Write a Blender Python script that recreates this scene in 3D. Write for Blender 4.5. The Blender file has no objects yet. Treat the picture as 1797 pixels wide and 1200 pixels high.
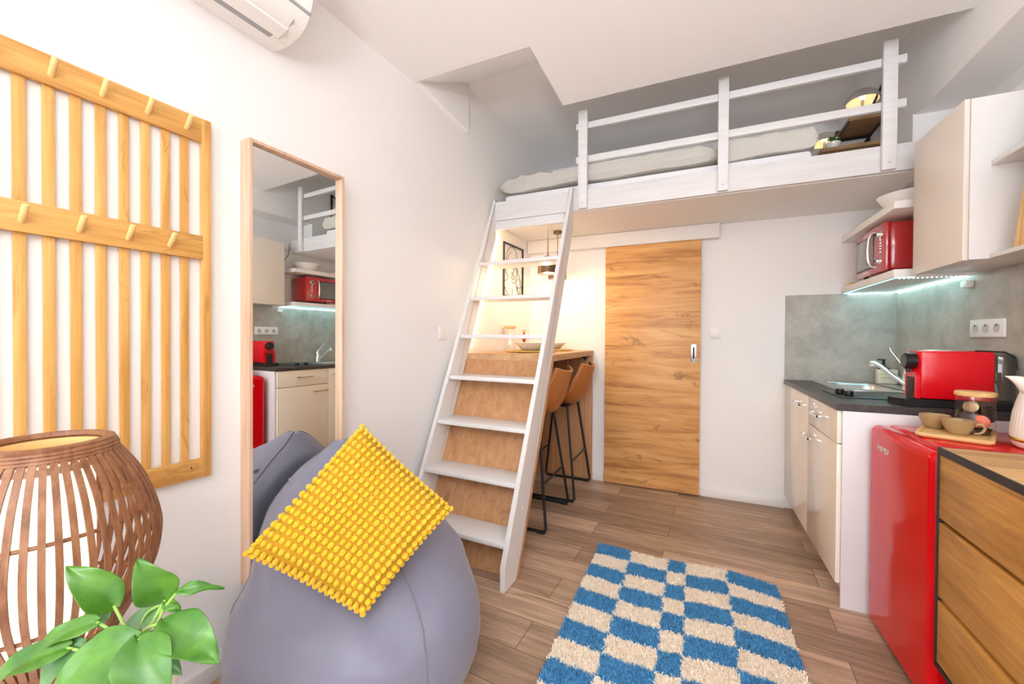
import bpy, bmesh, math, random
from math import sin, cos, pi, radians, sqrt, atan2
from mathutils import Vector, Matrix, noise
random.seed(7)
SC = bpy.context.scene
COL = SC.collection

# ------------------------------------------------------------------ camera
F_PX, YAW, PITCH, ROLL = 711.99, 0.42291, -0.010248, 0.0061586
cam = bpy.data.cameras.new('camera'); co = bpy.data.objects.new('camera', cam); COL.objects.link(co)
cam.sensor_width = 36; cam.lens = F_PX / 1797 * 36; cam.clip_start = .02
fw = Vector((-sin(YAW)*cos(PITCH), cos(YAW)*cos(PITCH), sin(PITCH)))
r0 = Vector((cos(YAW), sin(YAW), 0)); u0 = r0.cross(fw)
rr = r0*cos(ROLL) + u0*sin(ROLL); uu = u0*cos(ROLL) - r0*sin(ROLL)
co.matrix_world = Matrix(((rr.x, uu.x, -fw.x, 0), (rr.y, uu.y, -fw.y, 0), (rr.z, uu.z, -fw.z, 1.22), (0, 0, 0, 1)))
SC.camera = co

# ------------------------------------------------------------------ light, world, exposure
SC.view_settings.view_transform = 'Standard'; SC.view_settings.look = 'None'
SC.view_settings.gamma = 1; SC.view_settings.use_curve_mapping = False
SC.view_settings.exposure = 0.13
SC.cycles.use_denoising = True
SC.cycles.max_bounces = 14; SC.cycles.diffuse_bounces = 10; SC.cycles.sample_clamp_indirect = 6
w = bpy.data.worlds.new('world'); SC.world = w; w.use_nodes = True
w.node_tree.nodes['Background'].inputs[0].default_value = (.88, .94, 1, 1)
w.node_tree.nodes['Background'].inputs[1].default_value = 2.5

def area(name, loc, rot, sx, sy, power, col):
    l = bpy.data.lights.new(name, 'AREA'); l.shape = 'RECTANGLE'; l.size = sx; l.size_y = sy
    l.energy = power; l.color = col
    o = bpy.data.objects.new(name, l); COL.objects.link(o); o.location = loc; o.rotation_euler = rot
    return o
# daylight coming through the wide window behind the camera
area('window_daylight', (-.2, -4.35, 1.45), (radians(98), 0, 0), 2.2, 2.1, 66, (.84, .91, 1))
# added fill light, unseen behind the camera, aimed up to brighten the ceiling
fill = area('added_ceiling_fill', (.4, -2.5, 1.25), (radians(180-30), 0, 0), .6, .6, 132, (.97, .985, 1)); fill.data.spread = radians(105)

# ------------------------------------------------------------------ materials
def mat(name, col=(.8, .8, .8), rough=.5, metal=0, spec=.5, emit=None, es=0, coat=0, bump=None, sheen=0):
    m = bpy.data.materials.new(name); m.use_nodes = True
    nt = m.node_tree; b = nt.nodes['Principled BSDF']
    b.inputs['Base Color'].default_value = (*col, 1); b.inputs['Roughness'].default_value = rough
    b.inputs['Metallic'].default_value = metal; b.inputs['Specular IOR Level'].default_value = spec
    b.inputs['Coat Weight'].default_value = coat; b.inputs['Coat Roughness'].default_value = .05
    b.inputs['Sheen Weight'].default_value = sheen
    if emit: b.inputs['Emission Color'].default_value = (*emit, 1); b.inputs['Emission Strength'].default_value = es
    if bump:
        sc_, st = bump
        n = nt.nodes.new('ShaderNodeTexNoise'); n.inputs['Scale'].default_value = sc_; n.inputs['Detail'].default_value = 4
        t = nt.nodes.new('ShaderNodeTexCoord'); nt.links.new(t.outputs['Object'], n.inputs['Vector'])
        bp = nt.nodes.new('ShaderNodeBump'); bp.inputs['Strength'].default_value = st; bp.inputs['Distance'].default_value = .01
        nt.links.new(n.outputs['Fac'], bp.inputs['Height']); nt.links.new(bp.outputs['Normal'], b.inputs['Normal'])
    return m
def ramp(nt, stops):
    r = nt.nodes.new('ShaderNodeValToRGB'); e = r.color_ramp.elements
    e[0].position, e[0].color = stops[0][0], (*stops[0][1], 1)
    e[1].position, e[1].color = stops[-1][0], (*stops[-1][1], 1)
    for p, c in stops[1:-1]:
        x = e.new(p); x.color = (*c, 1)
    return r
def wood(name, dark, mid, light, grain=(1, 12, 12), scale=2.0, rough=.45, knots=None, rot=(0, 0, 0), streak=.5, coords='Object', spec=.4):
    """grain axis = the axis with the small scale"""
    m = mat(name, mid, rough, spec=spec); nt = m.node_tree; b = nt.nodes['Principled BSDF']; L = nt.links
    t = nt.nodes.new('ShaderNodeTexCoord'); mp = nt.nodes.new('ShaderNodeMapping')
    mp.inputs['Scale'].default_value = grain; mp.inputs['Rotation'].default_value = rot
    L.new(t.outputs[coords], mp.inputs['Vector'])
    n1 = nt.nodes.new('ShaderNodeTexNoise'); n1.inputs['Scale'].default_value = scale; n1.inputs['Detail'].default_value = 8
    n1.inputs['Roughness'].default_value = .62; n1.inputs['Distortion'].default_value = .6
    L.new(mp.outputs[0], n1.inputs['Vector'])
    r1 = ramp(nt, [(.32, dark), (.48, mid), (.66, light)]); L.new(n1.outputs['Fac'], r1.inputs[0])
    mp2 = nt.nodes.new('ShaderNodeMapping'); mp2.inputs['Scale'].default_value = tuple(g*(1.5 if g <= 2 else 7) for g in grain); mp2.inputs['Rotation'].default_value = rot
    L.new(t.outputs[coords], mp2.inputs['Vector'])
    n2 = nt.nodes.new('ShaderNodeTexNoise'); n2.inputs['Scale'].default_value = scale*1.6; n2.inputs['Detail'].default_value = 3
    L.new(mp2.outputs[0], n2.inputs['Vector'])
    r2 = ramp(nt, [(.35, (.72, .72, .72)), (.6, (1, 1, 1))]); L.new(n2.outputs['Fac'], r2.inputs[0])
    mx = nt.nodes.new('ShaderNodeMix'); mx.data_type = 'RGBA'; mx.blend_type = 'MULTIPLY'; mx.inputs[0].default_value = streak
    L.new(r1.outputs[0], mx.inputs[6]); L.new(r2.outputs[0], mx.inputs[7])
    out = mx.outputs[2]
    if knots:
        ks, kcol, grainK = knots
        mp3 = nt.nodes.new('ShaderNodeMapping'); mp3.inputs['Scale'].default_value = grainK; mp3.inputs['Rotation'].default_value = rot
        L.new(t.outputs[coords], mp3.inputs['Vector'])
        # wandering cracks
        n3 = nt.nodes.new('ShaderNodeTexNoise'); n3.inputs['Scale'].default_value = ks*.45; n3.inputs['Detail'].default_value = 5; n3.inputs['Distortion'].default_value = .9
        L.new(mp3.outputs[0], n3.inputs['Vector'])
        c3 = ramp(nt, [(.488, (0, 0, 0)), (.5, (.85, .85, .85)), (.512, (0, 0, 0))]); L.new(n3.outputs['Fac'], c3.inputs[0])
        n4 = nt.nodes.new('ShaderNodeTexNoise'); n4.inputs['Scale'].default_value = 3.2; n4.inputs['Detail'].default_value = 2
        L.new(mp3.outputs[0], n4.inputs['Vector'])
        c4 = ramp(nt, [(.47, (0, 0, 0)), (.62, (.8, .8, .8))]); L.new(n4.outputs['Fac'], c4.inputs[0])
        mm = nt.nodes.new('ShaderNodeMath'); mm.operation = 'MULTIPLY'; L.new(c3.outputs[0], mm.inputs[0]); L.new(c4.outputs[0], mm.inputs[1])
        vo = nt.nodes.new('ShaderNodeTexVoronoi'); vo.inputs['Scale'].default_value = ks*.8
        nz = nt.nodes.new('ShaderNodeMix'); nz.data_type = 'RGBA'; nz.inputs[0].default_value = .12
        L.new(mp3.outputs[0], nz.inputs[6]); L.new(n3.outputs['Color'], nz.inputs[7]); L.new(nz.outputs[2], vo.inputs['Vector'])
        c5 = ramp(nt, [(.02, (.85, .85, .85)), (.10, (0, 0, 0))]); L.new(vo.outputs['Distance'], c5.inputs[0])
        mk = nt.nodes.new('ShaderNodeMath'); mk.operation = 'MAXIMUM'; L.new(mm.outputs[0], mk.inputs[0]); L.new(c5.outputs[0], mk.inputs[1])
        mx2 = nt.nodes.new('ShaderNodeMix'); mx2.data_type = 'RGBA'; mx2.inputs[7].default_value = (*kcol, 1)
        L.new(mk.outputs[0], mx2.inputs[0]); L.new(out, mx2.inputs[6]); out = mx2.outputs[2]
    L.new(out, b.inputs['Base Color'])
    return m
def glassmat(name, tint=(1, 1, 1), refl=.12):
    m = bpy.data.materials.new(name); m.use_nodes = True; nt = m.node_tree; nt.nodes.clear()
    o = nt.nodes.new('ShaderNodeOutputMaterial'); mx = nt.nodes.new('ShaderNodeMixShader')
    tr = nt.nodes.new('ShaderNodeBsdfTransparent'); tr.inputs[0].default_value = (*tint, 1)
    gl = nt.nodes.new('ShaderNodeBsdfGlossy'); gl.inputs['Roughness'].default_value = .03
    lw = nt.nodes.new('ShaderNodeLayerWeight'); lw.inputs[0].default_value = .25
    pw = nt.nodes.new('ShaderNodeMath'); pw.operation = 'POWER'; pw.inputs[1].default_value = 2.5; nt.links.new(lw.outputs['Facing'], pw.inputs[0])
    ma = nt.nodes.new('ShaderNodeMath'); ma.operation = 'MULTIPLY_ADD'; ma.inputs[1].default_value = .6; ma.inputs[2].default_value = .09; nt.links.new(pw.outputs[0], ma.inputs[0])
    nt.links.new(ma.outputs[0], mx.inputs[0]); nt.links.new(tr.outputs[0], mx.inputs[1]); nt.links.new(gl.outputs[0], mx.inputs[2]); nt.links.new(mx.outputs[0], o.inputs[0])
    return m

M = {}
M['wall'] = mat('wall_paint', (.855, .852, .848), .92, spec=.2, bump=(60, .06))
M['ceil'] = mat('ceiling_paint', (.89, .89, .895), .95, spec=.1, bump=(40, .03))
M['white_wood'] = wood('white_painted_wood', (.70, .70, .71), (.745, .745, .755), (.78, .78, .79), (.8, 10, 10), 3, .4, streak=.12)
M['white_gloss'] = mat('white_satin_paint', (.76, .755, .75), .35)
M['trim'] = mat('white_trim', (.82, .80, .78), .5)
M['bamboo'] = wood('bamboo', (.52, .25, .060), (.66, .355, .10), (.74, .43, .14), (14, 14, .9), 2.2, .38, knots=(2.0, (.42, .20, .05), (6, 6, 1.6)), streak=.35)
M['bamboo_h'] = wood('bamboo_lengthwise', (.52, .25, .060), (.66, .355, .10), (.74, .43, .14), (14, .9, 14), 2.2, .38, knots=(2.0, (.42, .20, .05), (6, 1.6, 6)), streak=.35)
M['peg'] = mat('light_bamboo_peg', (.82, .55, .23), .35)
M['oakpale'] = wood('pale_pinkish_oak', (.52, .33, .21), (.66, .45, .31), (.74, .54, .40), (16, 16, .8), 2.4, .5, streak=.4)
M['door'] = wood('knotty_wild_oak', (.38, .17, .055), (.66, .34, .12), (.76, .45, .19), (.7, 9, 7), 2.0, .42, knots=(2.6, (.20, .085, .035), (1.1, 3, 3.4)), streak=.35)
M['bar'] = wood('honey_oak_board', (.42, .205, .085), (.50, .26, .12), (.57, .32, .16), (22, 22, .5), 1.3, .5, knots=(.7, (.30, .13, .055), (3.0, 3.0, 1.4)), streak=.3)
M['bar_top'] = wood('honey_oak_board_top', (.42, .22, .10), (.55, .32, .16), (.64, .40, .21), (9, .7, 9), 1.6, .5, streak=.35)
M['dresser'] = wood('golden_ridged_oak', (.34, .145, .025), (.60, .285, .055), (.70, .36, .085), (9, .75, 6), 1.7, .5, streak=.55, knots=(3.5, (.33, .15, .04), (2.5, .35, 3.2)))
M['dresser_top'] = wood('golden_oak_top', (.42, .22, .075), (.66, .39, .15), (.74, .46, .20), (1.0, 9, 9), 1.7, .5, streak=.45)
M['tray'] = wood('bamboo_tray', (.62, .36, .12), (.78, .50, .20), (.84, .58, .27), (12, .8, 12), 2.2, .4, streak=.3)
M['knife_wood'] = wood('knife_block_wood', (.62, .34, .10), (.78, .47, .17), (.85, .56, .24), (16, 16, 1), 3, .45, streak=.55)
M['shelfwood'] = wood('brown_shelf_wood', (.22, .12, .05), (.33, .19, .08), (.42, .26, .12), (1, 9, 9), 2, .5)
M['black'] = mat('black_plastic', (.012, .012, .013), .3)
M['blackmat'] = mat('black_matt', (.02, .02, .022), .5)
M['blackmetal'] = mat('black_powder_coated_metal', (.02, .02, .022), .38, metal=.3)
M['chrome'] = mat('chrome', (.82, .82, .82), .12, metal=1)
M['steel'] = mat('brushed_steel', (.66, .66, .65), .3, metal=1)
M['red'] = mat('glossy_red_lacquer', (.66, .002, .006), .13, spec=.22, coat=.12)
M['redplastic'] = mat('red_plastic', (.68, .003, .012), .22, spec=.5)
M['redmw'] = mat('dark_red_enamel', (.42, .008, .012), .16, spec=.6, coat=.8)
M['cream'] = mat('cream_gloss_cabinet_front', (.90, .83, .71), .12, spec=.5)
M['creamedge'] = mat('white_cabinet_carcass', (.75, .74, .76), .4)
M['cabwhite'] = mat('wall_cabinet_cream', (.80, .74, .66), .3)
M['ceramic'] = mat('white_ceramic', (.86, .85, .83), .15, coat=.5)
M['kettle'] = mat('cream_kettle_plastic', (.85, .81, .75), .28)
M['gold'] = mat('gold_band', (.72, .50, .22), .25, metal=1)
M['copper'] = mat('copper_plate', (.75, .38, .30), .3, metal=.6)
M['cup'] = mat('tan_glazed_stoneware', (.40, .27, .13), .25, bump=(120, .15))
M['glass'] = glassmat('clear_glass')
M['orange'] = mat('orange_capsule_lid', (.74, .10, .012), .3)
M['capsule'] = mat('dark_brown_capsule', (.035, .02, .015), .22)
M['goldcap'] = mat('bronze_capsule', (.35, .24, .12), .25, metal=.6)
M['soap'] = mat('cream_soap_box', (.80, .74, .58), .4)
M['mirror'] = mat('mirror_glass', (.86, .88, .87), .0, metal=1)
M['leather'] = mat('tan_leather', (.40, .135, .028), .42, bump=(45, .25))
M['stitch'] = mat('pale_stitching', (.75, .48, .25), .6)
M['piping'] = mat('grey_piping', (.17, .16, .18), .6)
M['bean'] = mat('grey_nylon_fabric', (.195, .20, .275), .42, spec=.4, bump=(7, .5), sheen=.2)
M['yellow'] = mat('mustard_yellow_tuft', (.82, .50, .002), .8, sheen=.3, bump=(300, .4))
M['yellowbase'] = mat('mustard_woven_base', (.46, .25, .003), .9)
M['blue'] = mat('blue_shag', (.075, .29, .53), .9)
M['creamshag'] = mat('cream_shag', (.88, .80, .68), .9)
M['sheet'] = mat('white_bed_sheet', (.82, .82, .86), .85, bump=(20, .2))
M['quilt'] = mat('pale_grey_quilt', (.58, .57, .53), .85, bump=(30, .8))
M['pillowgrey'] = mat('grey_pillowcase', (.55, .55, .55), .85, bump=(18, .4))
M['rattan'] = wood('brown_stained_bamboo', (.15, .055, .022), (.25, .105, .048), (.33, .16, .08), (5, 5, 1), 9, .45, streak=.3)
M['pendant'] = mat('bronze_brown_metal', (.19, .12, .075), .35, metal=.7)
M['gold_mat'] = mat('golden_woven_placemat', (.62, .42, .12), .7, bump=(90, 1))
M['amber'] = mat('amber_glass', (.45, .10, .01), .08, spec=.6)
M['cork'] = mat('cork', (.68, .46, .22), .8)
M['pot_white'] = mat('white_plant_pot', (.80, .76, .66), .3)
M['soil'] = mat('dark_soil', (.03, .02, .015), .95)
M['lampgrey'] = mat('grey_dome_metal', (.50, .49, .48), .4)
M['blueceramic'] = mat('pale_blue_ceramic', (.28, .52, .68), .3)
M['plastic'] = mat('white_plastic', (.82, .81, .79), .3)
M['dark'] = mat('dark_slot', (.02, .02, .02), .8)
M['greyslot'] = mat('grey_vane_gap', (.33, .34, .36), .5)
M['mwglass'] = mat('grey_door_glass', (.17, .16, .15), .15, coat=.6)
M['socketgrey'] = mat('socket_recess', (.52, .51, .52), .4)
M['silverlabel'] = mat('silver_badge', (.75, .72, .62), .3, metal=.5)
M['white_print'] = mat('pale_print', (.80, .78, .74), .5)
M['glow'] = mat('warm_glowing_shade', (1, .9, .72), .9, emit=(1, .80, .55), es=1.45)
M['bulb'] = mat('warm_bulb', (1, .9, .7), .5, emit=(1, .72, .40), es=13)
M['domein'] = mat('warm_lit_dome_inside', (.9, .8, .65), .7)
M['ledwarm'] = mat('warm_led_strip', (1, .95, .85), .5, emit=(1, .70, .40), es=26)
M['ledcool'] = mat('cool_led_strip', (.9, 1, 1), .5, emit=(.30, .90, 1), es=1.0)
M['leddot'] = mat('cool_led', (.9, 1, 1), .5, emit=(.75, 1, 1), es=16)

def two_tone(name, a, b, scale, rough, bumpst=.15, coords='Object', detail=8):
    m = mat(name, a, rough); nt = m.node_tree; bs = nt.nodes['Principled BSDF']; L = nt.links
    t = nt.nodes.new('ShaderNodeTexCoord'); n = nt.nodes.new('ShaderNodeTexNoise'); n.inputs['Scale'].default_value = scale
    n.inputs['Detail'].default_value = detail; n.inputs['Roughness'].default_value = .65; n.inputs['Distortion'].default_value = .4
    L.new(t.outputs[coords], n.inputs['Vector'])
    r = ramp(nt, [(.36, a), (.64, b)]); L.new(n.outputs['Fac'], r.inputs[0]); L.new(r.outputs[0], bs.inputs['Base Color'])
    return m
M['concrete'] = two_tone('grey_concrete_laminate', (.34, .32, .28), (.46, .44, .395), 9, .5)
M['worktop'] = two_tone('dark_slate_worktop', (.035, .03, .03), (.075, .065, .062), 60, .38)
M['leaf'] = two_tone('pothos_leaf', (.028, .125, .010), (.085, .235, .018), 14, .28)
M['leafdark'] = two_tone('pothos_leaf_underside', (.06, .17, .05), (.12, .27, .09), 10, .35)
M['stem'] = mat('pale_green_stem', (.30, .50, .10), .4)
for k in ('leaf', 'leafdark'):
    bs = M[k].node_tree.nodes['Principled BSDF']; bs.inputs['Subsurface Weight'].default_value = 0.0
    bs.inputs['Transmission Weight'].default_value = 0.0

def floor_mat():
    m = mat('grey_oak_plank_vinyl', (.3, .25, .2), .42, spec=.35); nt = m.node_tree; b = nt.nodes['Principled BSDF']; L = nt.links
    t = nt.nodes.new('ShaderNodeTexCoord'); mp = nt.nodes.new('ShaderNodeMapping')
    mp.inputs['Rotation'].default_value = (0, 0, radians(3.0)); mp.inputs['Location'].default_value = (.28, .0, 0)
    L.new(t.outputs['Object'], mp.inputs['Vector'])
    br = nt.nodes.new('ShaderNodeTexBrick'); br.offset = .37; br.offset_frequency = 2
    br.inputs['Scale'].default_value = 1; br.inputs['Mortar Size'].default_value = .0016; br.inputs['Mortar Smooth'].default_value = .2
    br.inputs['Brick Width'].default_value = 1.15; br.inputs['Row Height'].default_value = .1765; br.inputs['Bias'].default_value = 0
    br.inputs['Color1'].default_value = (0, 0, 0, 1); br.inputs['Color2'].default_value = (1, 1, 1, 1); br.inputs['Mortar'].default_value = (.5, .5, .5, 1)
    L.new(mp.outputs[0], br.inputs['Vector'])
    # per plank tint
    r = ramp(nt, [(.0, (.31, .21, .142)), (.5, (.45, .315, .222)), (1, (.58, .42, .305))]); L.new(br.outputs['Color'], r.inputs[0])
    # grain, shifted per plank
    add = nt.nodes.new('ShaderNodeVectorMath'); add.operation = 'MULTIPLY_ADD'; add.inputs[1].default_value = (3.7, 1.3, 5.1)
    L.new(br.outputs['Color'], add.inputs[0]); L.new(mp.outputs[0], add.inputs[2])
    mg = nt.nodes.new('ShaderNodeMapping'); mg.inputs['Scale'].default_value = (1.3, 16, 1); L.new(add.outputs[0], mg.inputs['Vector'])
    n = nt.nodes.new('ShaderNodeTexNoise'); n.inputs['Scale'].default_value = 2.2; n.inputs['Detail'].default_value = 9; n.inputs['Roughness'].default_value = .7; n.inputs['Distortion'].default_value = .8
    L.new(mg.outputs[0], n.inputs['Vector'])
    rg = ramp(nt, [(.3, (.50, .48, .46)), (.5, (.92, .9, .88)), (.7, (1.35, 1.3, 1.27))]); L.new(n.outputs['Fac'], rg.inputs[0])
    mx = nt.nodes.new('ShaderNodeMix'); mx.data_type = 'RGBA'; mx.blend_type = 'MULTIPLY'; mx.inputs[0].default_value = 1
    L.new(r.outputs[0], mx.inputs[6]); L.new(rg.outputs[0], mx.inputs[7])
    mo = nt.nodes.new('ShaderNodeMix'); mo.data_type = 'RGBA'; mo.inputs[7].default_value = (.09, .065, .05, 1)
    L.new(br.outputs['Fac'], mo.inputs[0]); L.new(mx.outputs[2], mo.inputs[6]); L.new(mo.outputs[2], b.inputs['Base Color'])
    return m
M['floor'] = floor_mat()

# ------------------------------------------------------------------ mesh helpers
class MB:
    def __init__(s): s.bm = bmesh.new()
    def _add(s, verts, faces, flip=False):
        vs = [s.bm.verts.new(v) for v in verts]
        for f in faces:
            try: s.bm.faces.new([vs[i] for i in (reversed(f) if flip else f)])
            except ValueError: pass
        return vs
    def box(s, x0, x1, y0, y1, z0, z1, bev=0, mtx=None, seg=2):
        t = bmesh.new(); bmesh.ops.create_cube(t, size=1)
        for v in t.verts: v.co = Vector(((x0+x1)/2 + v.co.x*(x1-x0), (y0+y1)/2 + v.co.y*(y1-y0), (z0+z1)/2 + v.co.z*(z1-z0)))
        if bev: bmesh.ops.bevel(t, geom=list(t.edges), offset=bev, segments=seg, affect='EDGES', profile=.5)
        s.merge(t, mtx); return s
    def merge(s, t, mtx=None):
        if mtx: bmesh.ops.transform(t, matrix=mtx, verts=t.verts)
        me = bpy.data.meshes.new('tmp'); t.to_mesh(me); t.free(); s.bm.from_mesh(me); bpy.data.meshes.remove(me); return s
    def prism(s, poly, h0, h1, axis='x', bev=0):
        """poly: 2D points; extruded along axis from h0 to h1. axis x: (y,z); y: (x,z); z: (x,y)"""
        def P(a, b, h): return {'x': (h, a, b), 'y': (a, h, b), 'z': (a, b, h)}[axis]
        t = bmesh.new(); n = len(poly)
        A = [t.verts.new(P(a, b, h0)) for a, b in poly]; B = [t.verts.new(P(a, b, h1)) for a, b in poly]
        t.faces.new(A); t.faces.new(list(reversed(B)))
        for i in range(n): t.faces.new([A[i], B[i], B[(i+1) % n], A[(i+1) % n]])
        bmesh.ops.recalc_face_normals(t, faces=t.faces)
        if bev: bmesh.ops.bevel(t, geom=list(t.edges), offset=bev, segments=2, affect='EDGES')
        return s.merge(t)
    def cyl(s, p0, p1, r, r1=None, n=20, cap=True):
        return s.tube([p0, p1], [r, r if r1 is None else r1], n, cap)
    def tube(s, pts, rad, n=10, cap=True, closed=False):
        pts = [Vector(p) for p in pts]; N = len(pts)
        if not hasattr(rad, '__len__'): rad = [rad]*N
        rings = []; up = None
        for i, p in enumerate(pts):
            a = pts[(i-1) % N] if (i or closed) else p; b = pts[(i+1) % N] if (i < N-1 or closed) else p
            d = (b-a).normalized()
            if up is None:
                up = Vector((0, 0, 1)) if abs(d.z) < .9 else Vector((1, 0, 0))
            x = (up - d*up.dot(d))
            if x.length < 1e-6: x = d.orthogonal()
            x.normalize(); y = d.cross(x); up = x
            rings.append([s.bm.verts.new(p + (x*cos(2*pi*k/n) + y*sin(2*pi*k/n))*rad[i]) for k in range(n)])
        for i in range(N if closed else N-1):
            A, B = rings[i], rings[(i+1) % N]
            for k in range(n): s.bm.faces.new([A[k], A[(k+1) % n], B[(k+1) % n], B[k]])
        if cap and not closed: s.bm.faces.new(list(reversed(rings[0]))); s.bm.faces.new(rings[-1])
        return s
    def lathe(s, prof, c=(0, 0, 0), n=32, axis='z', close=False, wob=None, capb=True):
        """prof: (r, h) list"""
        rings = []
        for r, h in prof:
            ring = []
            for k in range(n):
                a = 2*pi*k/n; rr_ = r*(wob(a, h) if wob else 1)
                x, y = rr_*cos(a), rr_*sin(a)
                P = {'z': (x, y, h), 'x': (h, x, y), 'y': (x, h, y)}[axis]
                ring.append(s.bm.verts.new((c[0]+P[0], c[1]+P[1], c[2]+P[2])))
            rings.append(ring)
        for i in range(len(rings)-1 + (1 if close else 0)):
            A, B = rings[i], rings[(i+1) % len(rings)]
            for k in range(n): s.bm.faces.new([A[k], A[(k+1) % n], B[(k+1) % n], B[k]])
        if not close and capb:
            if prof[0][0] > 1e-5: s.bm.faces.new(list(reversed(rings[0])))
            if prof[-1][0] > 1e-5: s.bm.faces.new(rings[-1])
        return s
    def grid(s, fn, nu, nv, closeu=False):
        vs = [[s.bm.verts.new(fn(i/(nu if closeu else nu-1), j/(nv-1))) for j in range(nv)] for i in range(nu)]
        for i in range(nu if closeu else nu-1):
            for j in range(nv-1):
                s.bm.faces.new([vs[i][j], vs[(i+1) % nu][j], vs[(i+1) % nu][j+1], vs[i][j+1]])
        return s
    def ball(s, c, r, sub=1, mtx=None):
        t = bmesh.new(); bmesh.ops.create_icosphere(t, subdivisions=sub, radius=1)
        m = Matrix.Translation(c) @ (mtx or Matrix.Identity(4)) @ Matrix.Diagonal((*(r if hasattr(r, '__len__') else (r, r, r)), 1))
        return s.merge(t, m)
    def build(s, name, m, parent=None, world=True, smooth=True, subsurf=0, solid=0, recalc=True, ang=38):
        bm = s.bm
        if subsurf or solid or recalc: bmesh.ops.remove_doubles(bm, verts=bm.verts, dist=1e-5)
        if recalc: bmesh.ops.recalc_face_normals(bm, faces=bm.faces)
        me = bpy.data.meshes.new(name)
        if parent is not None and world:
            root = parent
            while root.parent: root = root.parent
            off = root.matrix_basis.inverted()
            bmesh.ops.transform(bm, matrix=off, verts=bm.verts)
        bm.to_mesh(me); bm.free()
        for mm in (m if isinstance(m, (list, tuple)) else [m]): me.materials.append(mm)
        o = bpy.data.objects.new(name, me); COL.objects.link(o)
        if parent is not None: o.parent = parent
        if smooth:
            me.polygons.foreach_set('use_smooth', [True]*len(me.polygons))
            if not subsurf: me.set_sharp_from_angle(angle=radians(ang))
        if solid:
            md = o.modifiers.new('solid', 'SOLIDIFY'); md.thickness = solid; md.offset = 0
        if subsurf:
            md = o.modifiers.new('sub', 'SUBSURF'); md.levels = subsurf; md.render_levels = subsurf
        return o
def box(x0, x1, y0, y1, z0, z1, bev=0, mtx=None): return MB().box(x0, x1, y0, y1, z0, z1, bev, mtx)
def thing(name, label, cat, loc=(0, 0, 0), rotz=0, group=None):
    o = bpy.data.objects.new(name, None); COL.objects.link(o); o.empty_display_size = .05
    o.location = loc; o.rotation_euler = (0, 0, rotz)
    o.matrix_basis = Matrix.Translation(loc) @ Matrix.Rotation(rotz, 4, 'Z')
    return tag(o, label, cat, group)
def tag(o, label, cat, group=None):
    o['label'] = label; o['category'] = cat
    if group: o['group'] = group
    return o
def struct(o, label=None):
    o['kind'] = 'structure'
    if label: o['label'] = label
    return o
def sk(name, mb, m, label=None, parent=None): return struct(mb.build(name, m, parent), label) if parent is None else mb.build(name, m, parent)
def copy_tree(o, parent=None):
    c = o.copy(); COL.objects.link(c)
    if parent is not None: c.parent = parent
    for ch in list(o.children): copy_tree(ch, c)
    return c
def set_origin_mesh(o, loc):
    """move a single-mesh thing's origin to loc keeping the shape in place"""
    o.data.transform(Matrix.Translation(-Vector(loc))); o.location = loc; return o

# ------------------------------------------------------------------ the left wall's own frame
DL = -.060854
WC = Vector((-1.39, 3.488, 0)); WD = Vector((-sin(DL), cos(DL), 0)); WN = Vector((cos(DL), sin(DL), 0))
def wp(s, n, z): return WC + WD*s + WN*n + Vector((0, 0, z))
def wallthing(name, label, cat, s, z, group=None):      # local x = out of the wall, y = along it
    return thing(name, label, cat, wp(s, 0, z), DL, group)
WM = Matrix.Translation(WC) @ Matrix.Rotation(DL, 4, 'Z')

# ------------------------------------------------------------------ room shell
ZC, ZL = 2.685, 2.955
sk('floor', box(-2.4, 1.6, -4.6, 4.1, -.1, 0), M['floor'], 'grey-brown oak plank floor')
sk('wall_left', MB().box(-.12, 0, -8.2, .9, -.1, 3.1, mtx=WM), M['wall'], 'long white wall with coat rack and mirror')
sk('wall_back', box(-1.6, 1.6, 3.488, 3.60, -.1, 2.225), M['wall'], 'white wall behind the sliding door')
sk('wall_loft_back', box(-1.6, 1.3, 4.01, 4.1, 2.2, 3.1), M['wall'], 'wall at the head of the loft')
# right wall: upper part stands proud of the kitchen wall
sk('wall_right', MB().box(1.217, 1.34, -4.6, 3.49, -.1, 2.28)
   .box(1.35, 1.47, -4.6, 3.0, 2.2, 2.6)
   .prism([(1.11, -4.6), (1.5, -4.6), (1.5, 4.05), (1.015, 4.05), (1.11, 2.93)], 2.474, 3.1, 'z')
   .prism([(1.098, 2.99), (1.5, 2.99), (1.5, 4.05), (1.012, 4.05)], 2.2, 2.48, 'z'), M['wall'], 'white kitchen-side wall with boxed-out upper part')
# ceiling with the stair notch and the raised, sloping loft part
sk('ceiling', MB().box(-.77, 1.6, -4.6, 2.474, ZC, 3.1).box(-2.2, -.77, -4.6, 1.906, ZC, 3.1)
   .prism([(1.906, ZC), (2.415, ZL), (2.415, 3.1), (1.906, 3.1)], -1.6, -.77, 'x')
   .box(-1.6, 1.3, 2.415, 4.05, ZL, 3.1), M['ceil'], 'white ceiling notched above the ladder')
t1 = MB(); t1.prism([(-1.62, ZC+.01), (-1.055, 2.64), (-1.055, 2.955)], 0.0, .022, 'x')
bmesh.ops.transform(t1.bm, matrix=WM, verts=t1.bm.verts)
sk('trim_1', t1, M['wall'], 'triangular boxing under the ceiling notch')
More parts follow.
